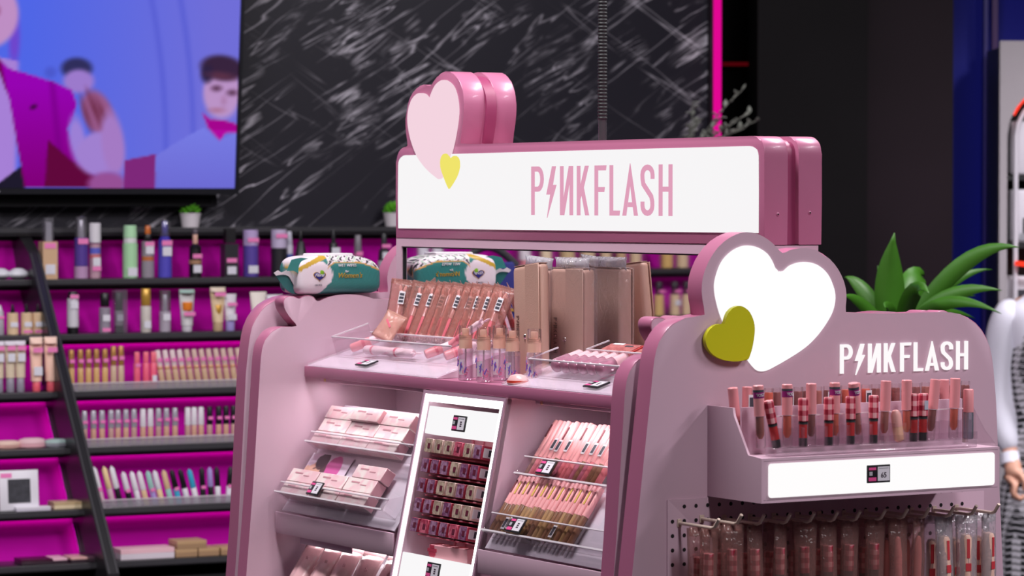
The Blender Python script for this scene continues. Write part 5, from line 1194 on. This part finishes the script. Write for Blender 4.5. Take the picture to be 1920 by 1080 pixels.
obj('wall_bracket', box(.5, .09, .3), BLACKP, tv, (-TW / 2, .07, .2))
sb = thing('bar', 'black soundbar mounted on the marble under the television', 'bar', wp(wpx(205, .03) - .18, .036, zpx(388, D_T + .1)), (0, 0, WROT))  # plain black bar filling the dark band under the television
obj('body', box(.98, .07, .036, .006), BLACKP, sb); obj('front_plate', box(.94, .002, .026), M('front_plate_black', (.006, .006, .007), .9), sb, (0, -.036, .005))

# ---------------------------------------------------------------- dried branches in a vase on the ledge
b_ = .055; a_ = wpx(1292, b_); vp_ = wp(a_, b_, 1.6195)
vz = thing('branch_vase', 'slim dark vase of dried pale branches beside the neon strip', 'vase', vp_, (0, 0, WROT))
obj('vase', lathe([(.025, 0), (.032, .05), (.024, .16), (.017, .22), (.02, .235)], 16), C(30, 28, 34), vz)
TWG = M('dry_twig', S(120, 120, 112), .8); DRYL = M('dry_leaf', S(158, 162, 152), .8)
rg = random.Random(12); lfm = lathe([(.0015, 0), (.007, .008), (.006, .016), (.001, .024)], 6, 1, .35)
for k, (tx, ty) in enumerate(((1272, 195), (1288, 228), (1262, 238), (1372, 172), (1398, 214), (1412, 228), (1352, 236), (1330, 222), (1386, 242))):
    D_ = D_E; tip = Vector(((tx - 1292) / FPX * D_, rg.uniform(-.10, -.06), zpx(ty, D_) - 1.6195)); base = Vector((0, 0, .2)); mid = Vector((tip.x * .35, tip.y * .5, .2 + (tip.z - .2) * .6))
    P_ = [base * (1 - u) ** 2 + mid * 2 * u * (1 - u) + tip * u * u for u in (i / 6 for i in range(7))]
    o = obj('branch', tube(P_, .002, 5), TWG, vz)
    for j in range(9):
        u = .45 + .55 * j / 8; q = base * (1 - u) ** 2 + mid * 2 * u * (1 - u) + tip * u * u; d = Vector((rg.uniform(-1, 1), rg.uniform(-1, .3), rg.uniform(-.1, 1))).normalized()
        obj('leaf', lfm, DRYL, o, q, d.to_track_quat('Z', 'Y').to_euler())

# ---------------------------------------------------------------- leafy plant behind the stand
PD_ = 7.0; pb = fp(1682, PD_, 0); PR = math.atan2(CR.y, CR.x)
pl = thing('potted_dracaena', 'tall potted plant with long strap leaves behind the pink end panel', 'potted plant', pb, (0, 0, PR))
obj('pot', lathe([(.13, 0), (.17, .34), (.18, .35), (.18, .38), (.16, .38), (.155, .34)], 24), C(60, 58, 62), pl); obj('soil', lathe([(.155, .32), (.155, .345)], 20), MATS['soil'], pl)
obj('stem', tube([(0, 0, .33), (.01, .01, .7), (-.008, 0, 1.05), (0, 0, 1.36)], .02, 10), M('stem_bark', S(110, 96, 70), .8, bump=.5, bscale=80), pl)
LGR = M('strap_leaf', S(54, 106, 22), .45, var=.35, vscale=9)
def leaf(tx, ty, mx_, my, wd, dd=0.0, bx_=1682, by=650):
    P3 = lambda x, y, d: Vector(((x - 1682) / FPX * PD_, d, zpx(y, PD_)))
    a, m, b = P3(bx_, by, 0), P3(mx_, my, dd * .5), P3(tx, ty, dd)
    vs = []; n = 12
    for i in range(n + 1):
        u = i / n; p_ = a * (1 - u) ** 2 + m * 2 * u * (1 - u) + b * u * u; t_ = ((m - a) * (1 - u) + (b - m) * u).normalized()
        s_ = t_.cross(Vector((0, -1, .25))).normalized(); w_ = wd * (math.sin(math.pi * min(1, u * .82 + .16)) ** .7) * (1 - u ** 6 * .9); k = Vector((0, -1, .2)) * w_ * .25
        vs += [p_ - s_ * w_ + k * 0, p_ + k * -1 * .6, p_ + s_ * w_]
    fs = [(i * 3 + j, i * 3 + j + 1, i * 3 + j + 4, i * 3 + j + 3) for i in range(n) for j in (0, 1)]
    o = obj('leaf', mesh(vs, fs, 60), LGR, pl); md = o.modifiers.new('thick', 'SOLIDIFY'); md.thickness = .0015
for L__ in ((1672, 436, 1655, 540, .034, -.05), (1895, 462, 1800, 440, .020, -.12), (1868, 506, 1780, 500, .012, .05), (1866, 542, 1760, 520, .018, -.1), (1852, 582, 1740, 520, .016, -.2), (1588, 520, 1620, 520, .018, .05), (1572, 552, 1610, 548, .014, -.1), (1745, 520, 1720, 480, .03, .1), (1720, 545, 1700, 500, .02, -.2), (1592, 600, 1620, 570, .016, -.15), (1848, 602, 1760, 560, .012, .15), (1660, 500, 1668, 540, .016, .15), (1800, 618, 1740, 560, .018, -.25), (1640, 570, 1655, 560, .02, -.2), (1855, 560, 1770, 545, .014, .2)): leaf(*L__)

# ---------------------------------------------------------------- white arched display far right
DA = 10.15; q0 = fp(1871, DA, 0); AW_ = 1.0
ar = thing('arch_display', 'white arched display unit with red neon and shelves against the blue wall', 'display unit', q0 + CR * (AW_ / 2), (0, 0, PR))
ztop_ = zpx(78, DA); R_ = AW_ / 2 - .024; zc_ = zpx(100, DA) - R_ * .55
def archpts(r, rz, n=18, cz=zc_): return [(r * math.cos(RAD(180 - 180 * i / n)), cz + rz * math.sin(RAD(180 - 180 * i / n))) for i in range(n + 1)]
inn = [(-R_, .0)] + archpts(R_, R_ * .55) + [(R_, .0)]
obj('front_panel', prism([(-AW_ / 2, 0), (-AW_ / 2, ztop_), (AW_ / 2, ztop_), (AW_ / 2, 0)] + inn[::-1], -.03, 0, 1), M('arch_white', S(158, 150, 156), .5), ar)
obj('inside', box(AW_ - .02, .02, ztop_ - .02), BLACKP, ar, (0, .26, 0))
for sg in (-1, 1): obj('inside_wall', box(.02, .25, ztop_ - .02), BLACKP, ar, (sg * (AW_ / 2 - .01), .125, 0))
obj('inner_ring', tube([(x, .02, z) for x, z in [(-R_ + .035, .01)] + archpts(R_ - .035, R_ * .55 - .035) + [(R_ - .035, .01)]], .008, 8), M('ring_white', S(210, 204, 214), .4), ar)
NRED = EM('neon_red', S(255, 60, 40), 1.3)
obj('neon', tube([(x, -.012, z) for x, z in archpts(R_ - .004, R_ * .55 - .002, 24)[2:-2]], .007, 8), NRED, ar, label='red neon arc')
obj('neon', tube([(-R_ + .03, .0, zpx(493, DA)), (-R_ + .07, -.006, zpx(496, DA)), (-R_ + .14, -.008, zpx(503, DA)), (.1, -.008, zpx(506, DA))], .0075, 8), NRED, ar, label='red neon line')
for zy in (338, 465, 600, 740): obj('shelf', box(AW_ - .06, .22, .015), BLACKP, ar, (0, .13, zpx(zy, DA)))
for i, (y0_, y1_, x_) in enumerate(((228, 330, -.32), (228, 330, -.02), (356, 457, -.32), (356, 457, -.02), (520, 592, -.34))):
    h_ = (y1_ - y0_) / FPX * DA; sz = {330: 338, 457: 465, 592: 600}[y1_]
    pos = ar.location + CR * x_ + FH * .11; bxz = zpx(sz, DA) + .0155
    bt = thing('white_box', 'white product box on the %s shelf of the arched display, %s' % (('upper', 'upper', 'middle', 'middle', 'lower')[i], 'by its edge' if x_ < -.2 else 'second in'), 'product box', (pos.x, pos.y, bxz), (0, 0, PR))
    obj('box', box(.27, .14, h_, .012, 3), M('box_white', S(214, 208, 218), .5), bt)
    if i > 1: obj('dark_print', box(.07, .002, .05), C(60, 58, 66), bt, (-.06, -.071, .03)); obj('grey_print', box(.09, .002, .02), C(150, 148, 156), bt, (-.06, -.071, .01))

# ---------------------------------------------------------------- shop assistant
DP_ = 9.45; pp = fp(1982, DP_, 0); SK = M('skin', S(206, 152, 130), .5)
ps = thing('person', 'person in white blouse and black and white houndstooth vest and skirt, arm hanging', 'person', pp, (0, 0, PR))
def skin_mesh(name, verts, edges, mat, parent, root=0, sub=2):
    me = bpy.data.meshes.new(name); me.from_pydata([v[:3] for v in verts], edges, []); o = obj(name, me, None, parent)
    sk_ = o.modifiers.new('skin', 'SKIN'); sk_.use_smooth_shade = True
    for i, v in enumerate(verts): me.skin_vertices[0].data[i].radius = (v[3], v[4] if len(v) > 4 else v[3])
    me.skin_vertices[0].data[root].use_root = True
    m_ = o.modifiers.new('sub', 'SUBSURF'); m_.levels = sub; m_.render_levels = sub
    me.materials.append(mat); return o
V = [(0, 0, .93, .13, .10), (0, 0, 1.08, .115, .085), (0, -.005, 1.25, .13, .095), (0, .005, 1.36, .085, .07), (0, 0, 1.44, .048), (0, -.01, 1.50, .05), (0, -.02, 1.545, .066, .078), (0, -.015, 1.60, .075, .088), (0, -.005, 1.655, .062, .07)]
Eb = [(i, i + 1) for i in range(8)]
arm = lambda s: [(s * .105, 0, 1.375, .04), (s * .148, .01, 1.33, .044), (s * .158, .03, 1.20, .040), (s * .156, .03, 1.11, .036), (s * .148, -.01, 1.02, .033), (s * .138, -.045, .935, .024), (s * .136, -.06, .90, .030, .020), (s * .134, -.068, .868, .032, .018)]
for s in (-1, 1):
    b0 = len(V); V += arm(s); Eb += [(3, b0)] + [(b0 + i, b0 + i + 1) for i in range(7)]
    pal = b0 + 7
    for f in range(4):
        b1 = len(V); y0_ = -.096 + f * .0185; ln = (.9, 1, .95, .78)[f]
        V += [(s * .136, y0_, .862, .0095), (s * .140, y0_ - .003, .862 - .030 * ln, .0088), (s * .120, y0_ - .002, .862 - .046 * ln, .0082), (s * .106, y0_, .862 - .030 * ln, .0075)]
        Eb += [(pal, b1), (b1, b1 + 1), (b1 + 1, b1 + 2), (b1 + 2, b1 + 3)]
    b1 = len(V); V += [(s * .118, -.092, .892, .010), (s * .106, -.104, .868, .0095), (s * .110, -.100, .846, .008)]; Eb += [(pal - 1, b1), (b1, b1 + 1), (b1 + 1, b1 + 2)]
    b2 = len(V); V += [(s * .085, 0, .86, .085), (s * .09, -.005, .66, .068), (s * .092, 0, .48, .05), (s * .092, .01, .36, .05), (s * .092, .02, .12, .032), (s * .092, .01, .06, .034), (s * .095, -.10, .03, .028, .02)]
    Eb += [(0, b2)] + [(b2 + i, b2 + i + 1) for i in range(6)]
skin_mesh('body', V, Eb, SK, ps)
BLO = M('white_blouse', S(226, 224, 238), .7, bump=.3, bscale=14)
def hound(name):
    m, N, L, p = nt(name); tc = N.new('ShaderNodeTexCoord'); sx = N.new('ShaderNodeSeparateXYZ'); L.new(tc.outputs['Object'], sx.inputs[0])
    def mth(op, a, b=None):
        k = N.new('ShaderNodeMath'); k.operation = op
        for i, v in enumerate((a, b)):
            if v is None: continue
            if isinstance(v, float): k.inputs[i].default_value = v
            else: L.new(v, k.inputs[i])
        return k.outputs[0]
    def st(sock, f): return mth('GREATER_THAN', mth('SINE', mth('MULTIPLY', sock, f)), 0.0)
    f = 2 * math.pi / .019; u, v = mth('ADD', sx.outputs['X'], sx.outputs['Y']), sx.outputs['Z']
    a, b, d = st(u, f), st(v, f), st(mth('ADD', u, v), f * 2)
    ab2 = mth('MULTIPLY', a, b); xor = mth('SUBTRACT', mth('ADD', a, b), mth('MULTIPLY', ab2, 2.0)); r = mth('ADD', ab2, mth('MULTIPLY', xor, d))
    mx = N.new('ShaderNodeMix'); mx.data_type = 'RGBA'; mx.inputs['A'].default_value = (.62, .6, .66, 1); mx.inputs['B'].default_value = (.012, .012, .016, 1); L.new(r, mx.inputs['Factor']); L.new(mx.outputs['Result'], p.inputs['Base Color']); p.inputs['Roughness'].default_value = .8; return m
HT = hound('houndstooth')
for s in (-1, 1):
    A_ = [(x, y, z, r[0] * 1.32 + .006) for x, y, z, *r in arm(s)[:6]]; A_[0] = (s * .092, 0, 1.392, .072); A_[-1] = (s * .139, -.042, .945, .034)
    skin_mesh('sleeve', A_, [(i, i + 1) for i in range(5)], BLO, ps); obj('cuff', lathe([(.030, 0), (.033, .002), (.034, .035), (.030, .037)], 16), BLO, ps, (s * .1385, -.046, .915), (RAD(-24), 0, 0))
def loft(rings, n=28, smooth=60):
    vs = [(cx + rx * math.cos(2 * math.pi * i / n), cy + ry * math.sin(2 * math.pi * i / n), z) for z, rx, ry, cx, cy in rings for i in range(n)]; m = len(rings)
    fs = [(j * n + i, j * n + (i + 1) % n, (j + 1) * n + (i + 1) % n, (j + 1) * n + i) for j in range(m - 1) for i in range(n)]
    return mesh(vs, fs + [tuple(range(n))[::-1], tuple((m - 1) * n + i for i in range(n))], smooth)
obj('blouse', loft([(.95, .125, .10, 0, 0), (1.08, .12, .098, 0, 0), (1.25, .138, .108, 0, 0), (1.34, .165, .10, 0, 0), (1.385, .15, .09, 0, 0), (1.42, .09, .07, 0, 0), (1.45, .055, .055, 0, 0)]), BLO, ps)
obj('vest', loft([(.90, .145, .118, 0, 0), (1.05, .132, .108, 0, 0), (1.2, .142, .118, 0, 0), (1.3, .138, .115, 0, 0), (1.385, .105, .09, 0, 0), (1.40, .09, .08, 0, 0)]), HT, ps)
obj('collar', loft([(1.40, .085, .075, 0, 0), (1.425, .07, .066, 0, 0), (1.45, .06, .06, 0, 0)]), C(30, 28, 34), ps)
obj('skirt', loft([(.45, .175, .15, 0, 0), (.7, .175, .15, 0, 0), (.85, .165, .135, 0, 0), (.93, .14, .115, 0, 0)]), HT, ps)
obj('hair', loft([(1.45, .06, .05, 0, .05), (1.5, .075, .055, 0, .045), (1.56, .088, .075, 0, .03), (1.62, .092, .092, 0, .012), (1.68, .08, .085, 0, .005), (1.715, .05, .05, 0, .005), (1.728, .015, .015, 0, .005)], 24), C(26, 20, 22), ps)
for s in (-1, 1):
    e_ = obj('eye', lathe([(.001, -.007), (.008, -.004), (.008, .004), (.001, .007)], 12), WHITEP, ps, (s * .03, -.096, 1.585)); obj('iris', lathe([(.001, -.003), (.004, 0), (.001, .003)], 10), BLK, e_, (0, -.006, 0)); obj('brow', box(.026, .004, .004), C(40, 30, 30), ps, (s * .03, -.1, 1.604)); obj('ear', lathe([(.003, -.02), (.012, -.01), (.013, .01), (.004, .02)], 10, .4, 1), SK, ps, (s * .076, -.005, 1.575)); obj('shoe', loft([(0, .038, .11, 0, -.03), (.03, .04, .11, 0, -.03), (.07, .034, .06, 0, .01), (.09, .03, .036, 0, .02)], 18), BLK, ps, (s * .093, -.01, .001))
obj('nose', lathe([(.003, -.02), (.012, -.012), (.007, .012), (.003, .02)], 10), SK, ps, (0, -.103, 1.565)); obj('mouth', lathe([(.001, -.004), (.018, 0), (.001, .004)], 12, 1, .4), C(190, 90, 96), ps, (0, -.098, 1.53))
